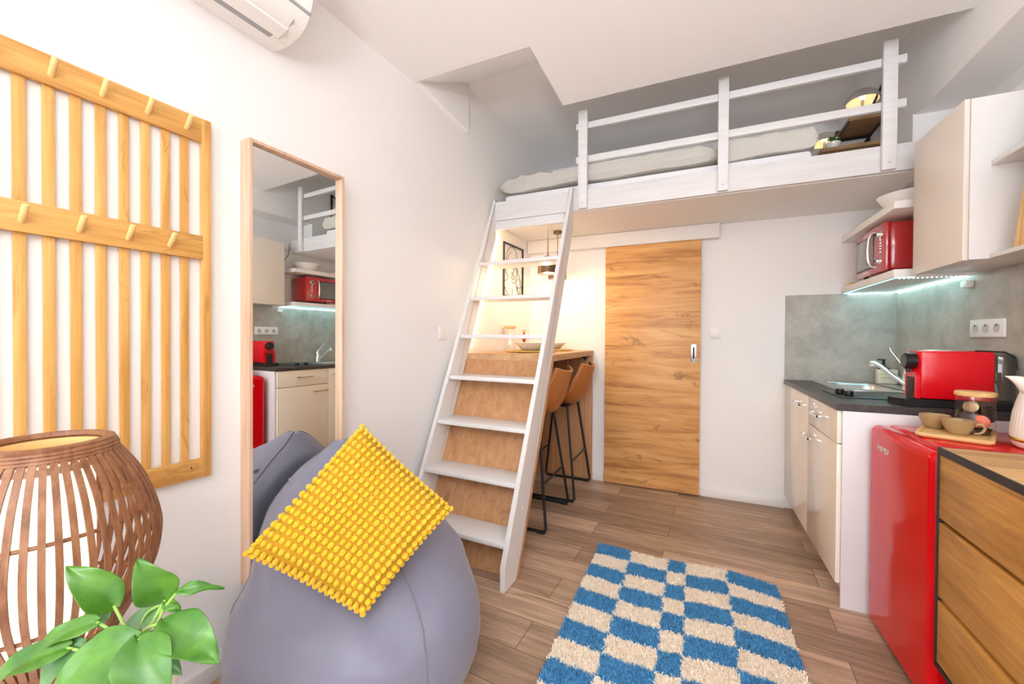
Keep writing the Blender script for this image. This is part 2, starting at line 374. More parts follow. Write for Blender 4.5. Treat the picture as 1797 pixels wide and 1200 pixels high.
# wall behind the camera with the window the daylight comes through
sk('wall_front', MB().box(-2.4, -1.3, -4.6, -4.5, -.1, 3.0).box(1.0, 1.6, -4.6, -4.5, -.1, 3.0)
   .box(-1.3, 1.0, -4.6, -4.5, -.1, .35).box(-1.3, 1.0, -4.6, -4.5, 2.5, 3.0), M['wall'], 'wall with the window, behind the viewer')
sk('window_1', MB().box(-1.3, -1.24, -4.58, -4.5, .35, 2.5).box(.94, 1.0, -4.58, -4.5, .35, 2.5).box(-.18, -.12, -4.58, -4.5, .35, 2.5)
   .box(-1.3, 1.0, -4.58, -4.5, .35, .41).box(-1.3, 1.0, -4.58, -4.5, 2.44, 2.5), M['trim'], 'white window frame behind the viewer')
sk('baseboard_back', box(.055, .60, 3.472, 3.488, 0, .055, .003), M['trim'])
sk('baseboard_left', MB().box(0, .012, -8, -1.85, 0, .06, .003, mtx=WM), M['trim'])
sk('baseboard_back_niche', box(-.795, -.70, 3.472, 3.488, 0, .055, .003), M['trim'])
sk('trim_2', box(-1.39, .163, 3.42, 3.488, 1.985, 2.095, .002), M['trim'], 'white boxed rail cover above the sliding door')
d = sk('door_1', box(-.690, .041, 3.445, 3.470, .010, 1.990, .0015), M['door'], 'knotty oak sliding door')
h = MB().box(-.027, .015, 3.441, 3.446, 1.04, 1.18, .006).build('door_handle', M['steel'], d)
MB().box(-.013, .001, 3.4395, 3.442, 1.065, 1.155, .002).build('finger_recess', M['blackmat'], h)
sk('trim_3', box(.595, 1.217, 3.476, 3.488, .925, 1.536), M['concrete'], 'grey concrete-look splashback on the back wall')
sk('trim_4', box(1.207, 1.217, 1.2, 3.476, .86, 1.552), M['concrete'], 'grey concrete-look splashback behind the coffee machine')

# ------------------------------------------------------------------ loft bed platform
YB = 2.748
t = thing('loft_bed', 'white timber loft platform with plank railing above the sliding door', 'loft bed', (0, YB, 2.1))
box(-1.40, 1.09, YB+.03, 4.008, 2.098, 2.235).build('platform', M['wall'], t)
box(-1.39, 1.10, YB, YB+.032, 2.101, 2.240, .002).build('front_beam', M['white_wood'], t)
box(-1.385, -.84, YB+.003, YB+.03, 2.034, 2.0985, .002).build('lower_header_board', M['white_wood'], t)
for x0, x1, zt in ((-.738, -.676, 2.772), (.116, .172, 2.776), (.880, .940, 2.770)):
    MB().box(x0, x1, YB-.028, YB-.001, 2.105, zt, .003).build('post', M['white_wood'], t)
for z0, z1 in ((2.655, 2.698), (2.426, 2.470)):
    box(-.762, .985, YB, YB+.03, z0, z1, .003).build('rail', M['white_wood'], t)
for x in (-.707, .145, .91):
    MB().cyl((x, YB-.030, 2.14), (x, YB-.026, 2.14), .004, n=10).build('screw', M['greyslot'], t)

# bedding
t = thing('mattress', 'mattress with white sheet lying on the loft platform', 'mattress', (-.35, 3.35, 2.24))
box(-1.33, .60, YB+.05, 3.90, 2.24, 2.300, .025).build('sheet', M['sheet'], t)
def nz(x, y, z, s=1): return noise.noise(Vector((x*s, y*s, z*s)))
def duvet(x0, x1, y0, y1, zb, th, sag, nm, m, seed=0, nu=70, nv=30):
    mb = MB()
    def top(u, v):
        x = x0+(x1-x0)*u; y = y0+(y1-y0)*v
        e = min(1, min(u, 1-u)*14)**.5 * min(1, min(v, 1-v)*34)**.4
        z = zb + th*e*(1+.25*nz(x, y, seed, 4)) + .012*nz(x, y, seed+5, 14)*e
        z += .010*abs(sin((x+y)*24))*e + .010*abs(sin((x-y)*24))*e
        return Vector((x+.012*nz(x, y, seed+3, 9), y+.02*nz(x, seed, 2, 5), z))
    mb.grid(top, nu, nv)
    def bot(u, v):
        x = x0+(x1-x0)*u; y = y0+(y1-y0)*v
        e = min(1, min(u, 1-u)*14)**.5 * min(1, min(v, 1-v)*34)**.4
        return Vector((x+.012*nz(x, y, seed+3, 9), y+.02*nz(x, seed, 2, 5), zb - sag*e*(.85+nz(x, 1, seed, 3)*.5)))
    mb.grid(bot, nu, nv)
    return mb
dv = duvet(-1.375, .135, YB+.012, 3.5, 2.345, .060, .036, 'duvet', M['quilt']).build('duvet', M['quilt'])
tag(dv, 'pale grey quilted duvet spread over the loft mattress', 'duvet'); set_origin_mesh(dv, (-.4, 3.1, 2.33))
dv = duvet(.128, .63, YB+.02, 3.25, 2.345, .062, .045, 'pillow', M['quilt'], 9, 30, 30).build('bed_pillow', M['quilt'])
tag(dv, 'plump pale grey pillow at the lamp end of the loft bed', 'pillow'); set_origin_mesh(dv, (.37, 3.0, 2.33))

# shelf frame and lamps in the loft corner
t = thing('corner_shelf', 'brown two-board shelf on a black pipe frame in the loft corner', 'shelf', (1.0, 3.35, 2.24))
box(.875, 1.07, 3.215, 3.50, 2.600, 2.622, .002).build('shelf_board', M['shelfwood'], t)
box(.73, 1.07, 3.20, 3.50, 2.425, 2.447, .002).build('shelf_board', M['shelfwood'], t)
fr = MB()
for x, y in ((1.062, 3.21), (1.052, 3.49), (.885, 3.49)): fr.box(x-.010, x+.010, y-.010, y+.010, 2.24, 2.86 if y < 3.4 else 2.66)
fr.box(.875, 1.07, 3.482, 3.498, 2.585, 2.60).box(.868, .878, 3.215, 3.50, 2.588, 2.60)
fr.tube([(.97, 3.49, 2.45), (1.05, 3.3, 2.59)], .008, 8).tube([(1.062, 3.21, 2.86), (1.03, 3.42, 2.70)], .008, 8)
fr.box(.930, .945, 3.215, 3.23, 2.622, 2.65).box(.975, .995, 3.215, 3.23, 2.622, 2.65)
fr.build('pipe_frame', M['blackmetal'], t)
def dome_lamp(x, y, zb, rim, r, label):
    t = thing('dome_lamp', label, 'lamp', (x, y, zb), 0, 'grey dome lamps in the loft')
    MB().lathe([(r*.55, zb), (r*.55, zb+.012), (.008, zb+.016), (.008, rim+.03)], (x, y, 0), 24).build('base', M['lampgrey'], t)
    prof = [(r*cos(a), rim+r*.82*sin(a)) for a in [i*pi/2/10 for i in range(11)]]
    inn = [(max(.0005, p[0]-.004), p[1]-.003) for p in prof]
    MB().lathe([(a, b) for a, b in prof], (x, y, 0), 36, capb=False).build('shade', M['lampgrey'], t)
    MB().lathe(inn, (x, y, 0), 36, capb=False).build('shade_lining', M['domein'], t)
    MB().lathe([(.0005, rim+.005), (.012, rim+.012), (.017, rim+.03), (.010, rim+.045), (.0005, rim+.05)], (x, y, 0), 16).build('bulb', M['bulb'], t)
dome_lamp(.968, 3.31, 2.622, 2.752, .088, 'lit grey dome lamp standing on the upper loft shelf board')
dome_lamp(.832, 3.57, 2.24, 2.625, .085, 'lit grey dome lamp behind the small plant, lower in the loft')
t = thing('small_plant', 'tiny dark green plant in a white bowl on the lower loft shelf', 'plant', (.80, 3.24, 2.447))
MB().lathe([(.022, 2.447), (.038, 2.465), (.042, 2.485), (.036, 2.482), (.0005, 2.475)], (.80, 3.24, 0), 20).build('pot', M['ceramic'], t)
lf = MB()
for i in range(60):
    a = random.random()*2*pi; q = random.random()*.035
    lf.ball((.80+q*cos(a), 3.24+q*sin(a), 2.49+random.random()*.028), (.007, .007, .004), 1)
lf.build('leaves', M['leafdark'], t)

# ------------------------------------------------------------------ ladder stairs
LR = radians(-2.1)      # local x = right, y = going up the flight
lad = thing('loft_ladder', 'steep white painted ladder stairs leading up to the loft', 'ladder', (-.811, 1.732, 0), LR)
def lad_y(z): return z/2.12 - .0585
front = [(0, 0.003), (.13, .003), (.13+.12/2.2, .12), (1.008, 1.967), (1.008, 2.262), (lad_y(2.262), 2.262), (0.0, .125)]
MB().prism(front, -.026, 0, 'x', .003).build('stringer', M['white_gloss'], lad, world=False)
MB().prism([(a, b) for a, b in front], -.634, -.608, 'x', .003).build('stringer', M['white_gloss'], lad, world=False)
for k in range(7):
    z = .213 + .2567*k; y = lad_y(z)
    MB().box(-.608, -.026, y+.002, y+.185, z-.026, z, .006).build('tread', M['white_gloss'], lad, world=False)
for z in (.34, 1.11, 1.36):
    MB().cyl((0, lad_y(z)+.10, z), (.003, lad_y(z)+.10, z), .005, n=10).build('screw', M['plastic'], lad, world=False)

# ------------------------------------------------------------------ bar in the niche
bar = thing('bar_table', 'honey oak breakfast bar behind the ladder with sloping front panel', 'bar table', (-1.1, 2.6, 0))
def back_y(z): return 1.732 + .128 + z/2.12 + .012
p = MB()
zt = 1.115
for (xl, xr) in ((-1.455, -.796),):
    v = []
    def yy(z, o): return back_y(z) + o
    def L_(y): return -1.39-(3.488-y)*.0609+.012
    pts = [(yy(0, 0), 0), (yy(zt-.04, 0), zt-.04), (yy(zt-.04, .022), zt-.04), (yy(0, .022), 0)]
    A = [p.bm.verts.new((L_(y), y, z)) for y, z in pts]; B = [p.bm.verts.new((-.806+(y-1.87)*.02, y, z)) for y, z in pts]
    p.bm.faces.new(A); p.bm.faces.new(B[::-1])
    for i in range(4): p.bm.faces.new([A[i], B[i], B[(i+1) % 4], A[(i+1) % 4]])
p.build('sloping_panel', M['bar'], bar)
MB().prism([(-1.445, back_y(zt-.02)-.01), (-.797, back_y(zt-.02)-.01), (-.797, 3.485), (-1.378, 3.485)], zt-.040, zt, 'z', .001).build('tabletop', M['bar_top'], bar)
box(-1.375, -.797, 3.435, 3.470, 0.0, zt-.041, .001).build('end_panel', M['bar'], bar)
MB().box(-.86, -.835, 3.36, 3.434, 1.052, 1.0745).cyl((-.85, 3.42, 1.05), (-.85, 3.42, 1.035), .008, n=10).build('bracket', M['blackmetal'], bar)

# warm LED strips
o = MB().box(-1.37, -.86, YB+.034, YB+.044, 2.082, 2.092).build('led_strip', M['ledwarm'])
tag(o, 'warm white LED strip glowing under the loft front beam above the bar', 'light strip'); set_origin_mesh(o, (-1.1, YB+.04, 2.09))
mb = MB()
def stripP(z): return Matrix.Rotation(LR, 4, 'Z')@Vector((-.632, lad_y(z)+.215, z)) + Vector((-.811, 1.732, 0))
p0, p1 = stripP(1.15), stripP(2.02)
mb.tube([p0, p1], .005, 8); o = mb.build('led_strip', M['ledwarm'])
tag(o, 'warm white LED strip running down behind the left ladder side', 'light strip'); set_origin_mesh(o, tuple(p0))

# line-art picture
t = wallthing('wire_wall_art', 'black wire line drawing of a face in a black frame above the bar', 'picture', -.345, 1.78)
fr = MB()
y0, y1, z0, z1 = -.172, .172, -.215, .215
for a in (((0, y0, z0), (0, y1, z0)), ((0, y0, z1), (0, y1, z1)), ((0, y0, z0), (0, y0, z1)), ((0, y1, z0), (0, y1, z1))):
    P, Q = a; fr.box(.004, .014, min(P[1], Q[1])-.006, max(P[1], Q[1])+.006, min(P[2], Q[2])-.006, max(P[2], Q[2])+.006)
fr.build('frame', M['blackmat'], t, world=False)
ln = MB()
curves = [
 [(-.14, .05), (-.12, .14), (-.07, .19), (0, .20), (.05, .15), (.05, .08), (.03, .02)],
 [(-.11, .02), (-.10, .10), (-.05, .16)],
 [(-.06, .08), (-.01, .10), (.03, .085)], [(-.05, .05), (-.01, .065), (.02, .05)],
 [(-.02, .06), (.0, .0), (-.03, -.02), (.01, -.03)],
 [(-.04, -.05), (-.01, -.04), (.02, -.05), (-.01, -.07), (-.04, -.05)], [(-.03, -.09), (.01, -.10), (.05, -.05), (.06, .03)],
 [(-.13, .04), (-.14, -.02), (-.10, -.06), (-.16, -.10)], [(-.16, -.14), (-.12, -.19), (-.08, -.205)],
 [(.05, .05), (.09, -.02), (.14, -.08), (.15, -.15), (.11, -.19), (.06, -.14), (.05, -.08), (.09, -.05)],
 [(.05, -.12), (.10, -.13), (.15, -.11)], [(.10, -.05), (.12, -.12), (.10, -.20)], [(-.02, -.15), (-.03, -.20)], [(.07, -.10), (.08, -.17), (.13, -.20)]]
def smooth_path(c, n=5):
    out = []
    for i in range(len(c)-1):
        p = [Vector((*c[max(0, min(len(c)-1, i+k))], 0)) for k in (-1, 0, 1, 2)]
        for j in range(n):
            u = j/n
            out.append(.5*((2*p[1])+(-p[0]+p[2])*u+(2*p[0]-5*p[1]+4*p[2]-p[3])*u*u+(-p[0]+3*p[1]-3*p[2]+p[3])*u**3))
    out.append(Vector((*c[-1], 0))); return out
for c in curves:
    ln.tube([(.009, q.x, q.y) for q in smooth_path(c)], .0022, 6)
ln.build('line_drawing', M['blackmat'], t, world=False)

# pendant lamps
def pendant(x, y, zb, label):
    t = thing('pendant_lamp', label, 'lamp', (x, y, zb), 0, 'brown pendant lamps over the bar')
    MB().lathe([(.074, zb), (.075, zb+.080), (.0005, zb+.083)], (x, y, 0), 40).build('shade', M['pendant'], t)
    MB().lathe([(.0005, zb+.078), (.070, zb+.076), (.070, zb+.004)], (x, y, 0), 40, capb=False).build('shade_lining', M['domein'], t)
    MB().lathe([(.027, zb+.083), (.027, zb+.128), (.006, zb+.134), (.0035, zb+.16), (.0025, 2.085)], (x, y, 0), 20).build('cap', M['pendant'], t)
    MB().lathe([(.0005, 2.072), (.035, 2.076), (.035, 2.0975)], (x, y, 0), 20).build('ceiling_rose', M['pendant'], t)
    MB().ball((x, y, zb+.03), (.022, .022, .026), 2).build('bulb', M['bulb'], t)
    l = bpy.data.lights.new('pendant_glow', 'POINT'); l.energy = 5; l.color = (1, .74, .45); l.shadow_soft_size = .03
    lo = bpy.data.objects.new('pendant_glow', l); COL.objects.link(lo); lo.parent = t; lo.location = (0, 0, -.012)
pendant(-1.0, 2.86, 1.698, 'brown cylinder pendant lamp hanging nearer the ladder')
pendant(-1.035, 3.20, 1.702, 'brown cylinder pendant lamp farther from the ladder, by the back wall')

# things on the bar
t = thing('storage_jar', 'clear glass jar with cork lid on the bar under the picture', 'jar', (-1.36, 2.98, zt))
MB().lathe([(.0005, zt+.001), (.046, zt+.001), (.048, zt+.01), (.048, zt+.175), (.043, zt+.185)], (-1.36, 2.98, 0), 32, capb=False).build('glass_body', M['glass'], t)
MB().lathe([(.040, zt+.178), (.048, zt+.187), (.048, zt+.20), (.0005, zt+.202)], (-1.36, 2.98, 0), 32).build('lid', M['cork'], t)
t = thing('oil_bottle', 'small amber glass bottle standing on the bar beside the jar', 'bottle', (-1.245, 3.0, zt))
MB().lathe([(.020, zt), (.021, zt+.05), (.009, zt+.072), (.018, zt+.095), (.018, zt+.12), (.007, zt+.135), (.007, zt+.15)], (-1.245, 3.0, 0), 24).build('bottle_body', M['amber'], t)
MB().lathe([(.009, zt+.15), (.013, zt+.154), (.013, zt+.168), (.0005, zt+.17)], (-1.245, 3.0, 0), 20).build('stopper', M['cork'], t)
def placemat(x, y, label):
    mb = MB(); R = .17
    for i in range(11):
        r = R*(i+.5)/11; mb.tube([(x+r*cos(a), y+r*sin(a), zt+.007) for a in [2*pi*k/44 for k in range(44)]], .0075, 6, closed=True)
    for k in range(44):
        a = 2*pi*k/44; mb.ball((x+(R+.006)*cos(a), y+(R+.006)*sin(a), zt+.007), (.010, .010, .006), 1)
    o = mb.build('placemat', M['gold_mat']); tag(o, label, 'placemat', 'round woven placemats'); set_origin_mesh(o, (x, y, zt)); return o
placemat(-1.10, 2.78, 'round golden woven placemat on the bar nearer the ladder')
placemat(-1.10, 3.24, 'round golden woven placemat on the bar by the back wall')
def plate(x, y, z, r, h, nm, label, cat, group=None):
    o = MB().lathe([(.0005, z), (r*.5, z), (r*.62, z+.006), (r*.9, z+h*.75), (r, z+h), (r*.97, z+h), (r*.6, z+.010), (.0005, z+.008)], (x, y, 0), 40).build(nm, M['ceramic'])
    tag(o, label, cat, group); set_origin_mesh(o, (x, y, z)); return o
plate(-1.10, 2.80, zt+.0155, .125, .055, 'bowl', 'white bowl on the golden placemat nearer the ladder', 'bowl')
plate(-1.10, 3.24, zt+.0155, .125, .050, 'bowl', 'white bowl on the golden placemat by the back wall', 'bowl')

# ------------------------------------------------------------------ bar stools
def make_stool(x, y, label):
    t = thing('bar_stool', label, 'stool', (x, y, 0), 0, 'tan bar stools pulled up to the bar')
    prof = [(-.215, .735, .175), (-.15, .715, .20), (-.05, .700, .215), (.05, .70, .22), (.115, .735, .222), (.155, .80, .218), (.185, .88, .205), (.207, .96, .180), (.222, 1.018, .150)]
    n = len(prof)-1
    def fn(u, v):
        q = v*n; i = min(int(q), n-1); f = q-i
        a, b = prof[i], prof[i+1]; X, Z, Wd = [a[k]+(b[k]-a[k])*f for k in range(3)]
        s_ = (u-.5)*2; k = min(1, max(0, (v-.35)/.35))
        cx = -.085*k*s_*s_*(1-.25*v) ; cz = (.075*(1-k) + .018*k)*s_*s_ + (.06*abs(s_)**3 if .3 < v < .8 else 0)*(1-abs(v-.55)*3 if abs(v-.55) < .33 else 0)
        if v > .88: cz -= .012*(1-s_*s_)*((v-.88)/.12)
        return Vector((X+cx, Wd*s_, Z+cz))
    MB().grid(fn, 17, 25).build('seat', M['leather'], t, world=False, solid=.022, subsurf=1)
    st = []
    for i in range(25): st.append(fn(0.03, i/24)+Vector((.013, 0, -.002)))
    for i in range(17): st.append(fn(i/16, .985)+Vector((.013, 0, 0)))
    MB().tube(st[9:], .0017, 5).build('stitching', M['stitch'], t, world=False)
    for s in (-1, 1):
        yb, ytop = .245*s, .150*s
        pts = [(.055, ytop, .70), (.085, yb*.80, .40), (.128, yb*.985, .06), (.128, yb, .028), (.112, yb, .012), (.06, yb, .0105), (-.18, yb, .0105), (-.215, yb, .012), (-.232, yb, .03), (-.230, yb*.985, .07), (-.19, yb*.8, .40), (-.15, ytop, .705)]
        pts = [(.055, ytop, .70), (.140, yb*.995, .05), (.142, yb, .026), (.128, yb, .012), (.10, yb, .0105), (-.20, yb, .0105), (-.235, yb, .012), (-.25, yb, .028), (-.247, yb*.99, .06), (-.15, ytop, .705)]
        MB().tube(pts, .0095, 10).build('leg_frame', M['blackmetal'], t, world=False)
        MB().box(.085, .138, yb-.014, yb+.014, 0, .012, .003).build('foot_pad', M['black'], t, world=False)
    def lx(z): return .055+(.140-.055)*(.70-z)/.65
    def ly(z): return .150+(.245-.150)*(.70-z)/.65
    MB().tube([(lx(.29), -ly(.29), .29), (lx(.29), ly(.29), .29)], .008, 10).build('footrest', M['blackmetal'], t, world=False)
    fx = -(.15+.097*(.70-.29)/.65)
    MB().tube([(fx, -ly(.29), .29), (fx, ly(.29), .29)], .008, 10).build('footrest', M['blackmetal'], t, world=False)
    MB().box(-.16, .06, -.15, .15, .688, .698, .003).build('seat_frame', M['blackmetal'], t, world=False)
    return t
s1 = make_stool(-.975, 2.625, 'tan leather bar stool nearer the ladder')
s2 = copy_tree(s1); s2.location = (-.945, 3.17, 0); s2['label'] = 'tan leather bar stool farther back, beside the oak sliding door'

# ------------------------------------------------------------------ left wall things
# coat rack
t = wallthing('coat_rack', 'large bamboo slatted coat rack with two rows of pegs on the wall', 'coat rack', -2.95, .737)
def rk(s0, s1, n0, n1, z0, z1, nm, m, bev=.0015):
    MB().box(n0, n1, s0+2.95, s1+2.95, z0-.737, z1-.737, bev).build(nm, m, t, world=False)
rk(-3.40, -2.662, .006, .020, 1.877, 1.957, 'top_rail', M['bamboo_h'])
rk(-3.40, -2.662, .010, .024, 1.480, 1.559, 'middle_rail', M['bamboo_h'])
rk(-3.40, -2.662, .006, .020, .738, .802, 'bottom_rail', M['bamboo_h'])
rk(-2.663, -2.636, .004, .022, .737, 1.957, 'stile', M['bamboo'])
rk(-3.43, -3.400, .004, .022, .737, 1.957, 'stile', M['bamboo'])
sl = MB()
for i in range(13):
    c = -2.7095-.0508*i
    if c > -3.39: sl.box(.004, .0105, c-.0115+2.95, c+.0115+2.95, .01, 1.215, .001)
sl.build('slat_panel', M['bamboo'], t, world=False)
for z, ss in ((1.905, (-2.707, -2.809, -2.911, -3.011, -3.112, -3.213, -3.314)), (1.508, (-2.755, -2.857, -2.960, -3.064, -3.166, -3.268))):
    for s in ss:
        n0 = .018 if z > 1.7 else .022
        MB().tube([(n0, s+2.95, z-.737), (n0+.002, s+2.95, z-.737), (n0+.034, s+2.95, z-.737+.034), (n0+.036, s+2.95, z-.737+.036)], [.0075, .0075, .0072, .005], 14).build('peg', M['peg'], t, world=False)
MB().cyl((.019, -2.675+2.95-.02, .04), (.0205, -2.675+2.95-.02, .04), .003, n=10).build('screw_hole', M['dark'], t, world=False)

# mirror
MS0, MS1, MZ0, MZ1 = -2.530, -2.113, .295, 1.945
t = wallthing('wall_mirror', 'tall rectangular mirror in a pale oak box frame on the wall', 'mirror', MS0, MZ0)
MW, MH = MS1-MS0, MZ1-MZ0
MB().box(.001, .060, 0, .012, 0, MH, .001).box(.001, .060, MW-.012, MW, 0, MH, .001).box(.001, .060, .012, MW-.012, 0, .012, .001).box(.001, .060, .012, MW-.012, MH-.012, MH, .001).build('frame', M['oakpale'], t, world=False, smooth=False, recalc=False)
MTILT = radians(.85)
g = MB().box(-.003, 0, -MW/2+.011, MW/2-.011, .011, MH-.011, mtx=Matrix.Translation((.040, MW/2, 0)) @ Matrix.Rotation(MTILT, 4, 'Z'))
g.build('mirror_glass', M['mirror'], t, world=False, smooth=False)

# air conditioner
t = wallthing('air_conditioner', 'white wall-mounted air conditioner high on the left wall', 'air conditioner', -2.405, 2.335)
prof = [(0, 2.347), (.05, 2.338), (.10, 2.338), (.165, 2.350), (.205, 2.378), (.225, 2.408), (.10, 2.64), (0, 2.64)]
MB().prism([(a, b-2.335) for a, b in prof], -.80, 0, 'y', .002).build('body', M['plastic'], t, world=False)
MB().prism([(a, b-2.335) for a, b in [(.226, 2.413), (.238, 2.435), (.246, 2.47), (.247, 2.60), (.22, 2.645), (.10, 2.645), (.10, 2.60), (.19, 2.47)]], -.80, 0, 'y', .003).build('front_panel', M['plastic'], t, world=False)
MB().prism([(.088, -.0035), (.112, -.003), (.112, .010), (.088, .010)], -.75, -.070, 'y').build('air_slot', M['greyslot'], t, world=False)
MB().prism([(.113, -.0045), (.168, .0075), (.168, .016), (.113, .008)], -.74, -.050, 'y', .001).build('air_vane', M['plastic'], t, world=False)
MB().prism([(.112, -.0042), (.200, .031), (.200, .037), (.112, .004)], -.0495, -.0475, 'y').build('vane_end_seam', M['greyslot'], t, world=False)
MB().prism([(.222, .070), (.229, .074), (.229, .082), (.222, .080)], -.80, .0004, 'y').build('panel_seam', M['greyslot'], t, world=False)

# switches
def switch_left():
    t = wallthing('light_switch', 'white square light switch on the wall left of the ladder', 'light switch', -1.308, 1.247)
    MB().box(0, .008, -.040, .040, -.040, .040, .002).build('plate', M['plastic'], t, world=False)
    MB().box(.008, .012, -.028, .028, -.028, .028, .0015).build('rocker', M['plastic'], t, world=False)
switch_left()
t = thing('light_switch', 'white square light switch on the back wall right of the oak door', 'light switch', (.143, 3.488, 1.262))
box(.103, .183, 3.480, 3.488, 1.222, 1.302, .002).build('plate', M['plastic'], t)
box(.115, .171, 3.476, 3.480, 1.234, 1.290, .0015).build('rocker', M['plastic'], t)

# ------------------------------------------------------------------ kitchen
t = thing('base_cabinet', 'cream gloss kitchen base cabinet with drawer and door nearer the fridge', 'cabinet', (.9, 2.56, 0))
box(.635, 1.205, 2.304, 2.80, .10, .898).build('carcass', M['creamedge'], t)
box(.616, 1.205, 2.290, 2.304, .0, .898, .001).build('side_panel', M['creamedge'], t)
box(.66, .68, 2.304, 2.80, 0, .10).build('plinth', M['creamedge'], t)
dr = box(.600, .618, 2.307, 2.826, .746, .896, .0015).build('drawer', M['cream'], t)
dd = box(.600, .618, 2.307, 2.826, .104, .741, .0015).build('door', M['cream'], t)
def handle(yc, z, par, L=.15):
    mb = MB().box(.562, .570, yc-L/2, yc+L/2, z-.006, z+.006, .001)
    for s in (-1, 1): mb.box(.562, .601, yc+s*(L/2-.004)-.004, yc+s*(L/2-.004)+.004, z-.006, z+.006, .001)
    mb.build('handle', M['chrome'], par)
handle(2.565, .833, dr); handle(2.735, .681, dd)
t = thing('base_cabinet', 'cream gloss kitchen base cabinet under the sink by the back wall', 'cabinet', (.9, 3.15, 0))
box(.635, 1.205, 2.835, 3.47, .10, .898).build('carcass', M['creamedge'], t)
box(.66, .68, 2.80, 3.47, 0, .10).build('plinth', M['creamedge'], t)
dd = box(.600, .618, 2.830, 3.472, .104, .896, .0015).build('door', M['cream'], t)
handle(2.955, .834, dd)
SX0, SX1, SY0, SY1 = .80, 1.10, 2.92, 3.40
o = MB().box(.590, SX0, 2.288, 3.476, .901, .931).box(SX1, 1.207, 2.288, 3.476, .901, .931).box(SX0, SX1, 2.288, SY0, .901, .931).box(SX0, SX1, SY1, 3.476, .901, .931).build('worktop', M['worktop'])
tag(o, 'dark slate kitchen worktop on the cream base cabinets', 'worktop'); set_origin_mesh(o, (.9, 2.9, .9))
t = thing('sink', 'stainless steel inset sink in the dark worktop by the back wall', 'sink', (.95, 3.16, .931))
sx = MB().box(.745, .82, 2.875, 3.465, .931, .936, .001).box(1.08, 1.175, 2.875, 3.465, .931, .936, .001).box(.82, 1.08, 2.875, 2.94, .931, .936, .001).box(.82, 1.08, 3.38, 3.465, .931, .936, .001)
sx.build('rim', M['steel'], t)
def sinkfn(u, v):
    a = 2*pi*u; sq = (abs(cos(a))**6+abs(sin(a))**6)**(-1/6)
    k = [(1, .933), (.97, .92), (.93, .86), (.88, .80), (.6, .785), (.001, .782)]
    q = v*5; i = min(int(q), 4); f = q-i; rr_ = k[i][0]*(1-f)+k[i+1][0]*f; zz = k[i][1]*(1-f)+k[i+1][1]*f
    return Vector((.95+.131*rr_*sq*cos(a), 3.16+.221*rr_*sq*sin(a), zz))
MB().grid(sinkfn, 48, 16, closeu=True).build('basin', M['steel'], t)
t = thing('hob', 'black glass two-zone hob set in the worktop between sink and coffee machine', 'hob', (.9, 2.67, .931))
box(.665, 1.165, 2.525, 2.825, .931, .9365, .002).build('glass_plate', M['black'], t)
for x, y in ((.700, 2.655), (.712, 2.565)):
    MB().lathe([(.018, .9365), (.020, .940), (.018, .962), (.0005, .964)], (x, y, 0), 24).build('knob', M['black'], t)
t = thing('faucet', 'chrome kitchen mixer tap behind the sink', 'tap', (1.13, 3.08, .936))
MB().lathe([(.030, .936), (.030, .942), (.024, .95), (.024, 1.02), (.022, 1.045), (.012, 1.058), (.0005, 1.06)], (1.13, 3.08, 0), 28).build('body', M['chrome'], t)
MB().tube([(1.115, 3.08, .968), (1.07, 3.10, 1.01), (1.02, 3.13, 1.065), (.995, 3.14, 1.082), (.978, 3.15, 1.082)], [.014, .0135, .0125, .012, .012], 16).build('spout', M['chrome'], t)
MB().lathe([(.012, 1.062), (.012, 1.075)], (.985, 3.146, 0), 16).build('nozzle', M['plastic'], t)
MB().tube([(1.13, 3.08, 1.055), (1.10, 3.10, 1.09), (1.065, 3.125, 1.155), (1.060, 3.13, 1.175)], [.009, .006, .006, .010], 12).build('lever', M['chrome'], t)
t = thing('soap_dispenser', 'cream square soap dispenser with black pump behind the tap', 'soap dispenser', (1.142, 3.40, .936))
box(1.092, 1.192, 3.385, 3.435, .937, 1.030, .004).build('container', M['soap'], t)
MB().lathe([(.030, 1.030), (.028, 1.040), (.013, 1.048), (.008, 1.06), (.0075, 1.092)], (1.125, 3.405, 0), 20).box(1.092, 1.135, 3.397, 3.413, 1.088, 1.096, .003).build('pump', M['blackmat'], t)
for z in (.975, 1.0): box(1.108, 1.160, 3.3838, 3.385, z, z+.002).build('print_line', M['gold'], t)

# coffee machine
t = thing('coffee_machine', 'bright red capsule coffee machine on the dark worktop', 'coffee machine', (1.02, 2.40, .931))
MB().prism([(.845, 2.335), (1.205, 2.335), (1.205, 2.465), (.845, 2.465), (.822, 2.44), (.815, 2.40), (.822, 2.36)], .931, .963, 'z', .003).build('base', M['black'], t)
MB().box(.900, 1.135, 2.342, 2.458, .964, 1.176, .014).build('body', M['redplastic'], t)
MB().box(.93, 1.12, 2.355, 2.445, 1.174, 1.179, .002).build('top_lever', M['chrome'], t)
MB().lathe([(.0005, .862), (.030, .862), (.036, .868), (.037, .925)], (0, 2.40, 1.128), 32, axis='x').build('coffee_outlet', M['black'], t)
MB().cyl((.878, 2.40, 1.10), (.878, 2.40, 1.078), .008).build('spout', M['blackmat'], t)
arch = [(2.343, .965), (2.457, .965), (2.457, 1.055)] + [(2.40+.057*cos(a), 1.055+.040*sin(a)) for a in [pi*i/10 for i in range(1, 10)]] + [(2.343, 1.055)]
MB().prism(arch, .888, .902, 'x', .002).build('front_arch', M['redplastic'], t)
gr = MB()
for i in range(15): gr.box(.884, .889, 2.370, 2.430, .966+i*.0062, .9695+i*.0062)
gr.box(.886, .8885, 2.370, 2.430, .965, 1.052).build('grille', M['blackmat'], t)
MB().box(1.137, 1.204, 2.345, 2.455, .965, 1.17, .022).build('water_tank', glassmat('smoked_tank', (.62, .60, .56)), t)
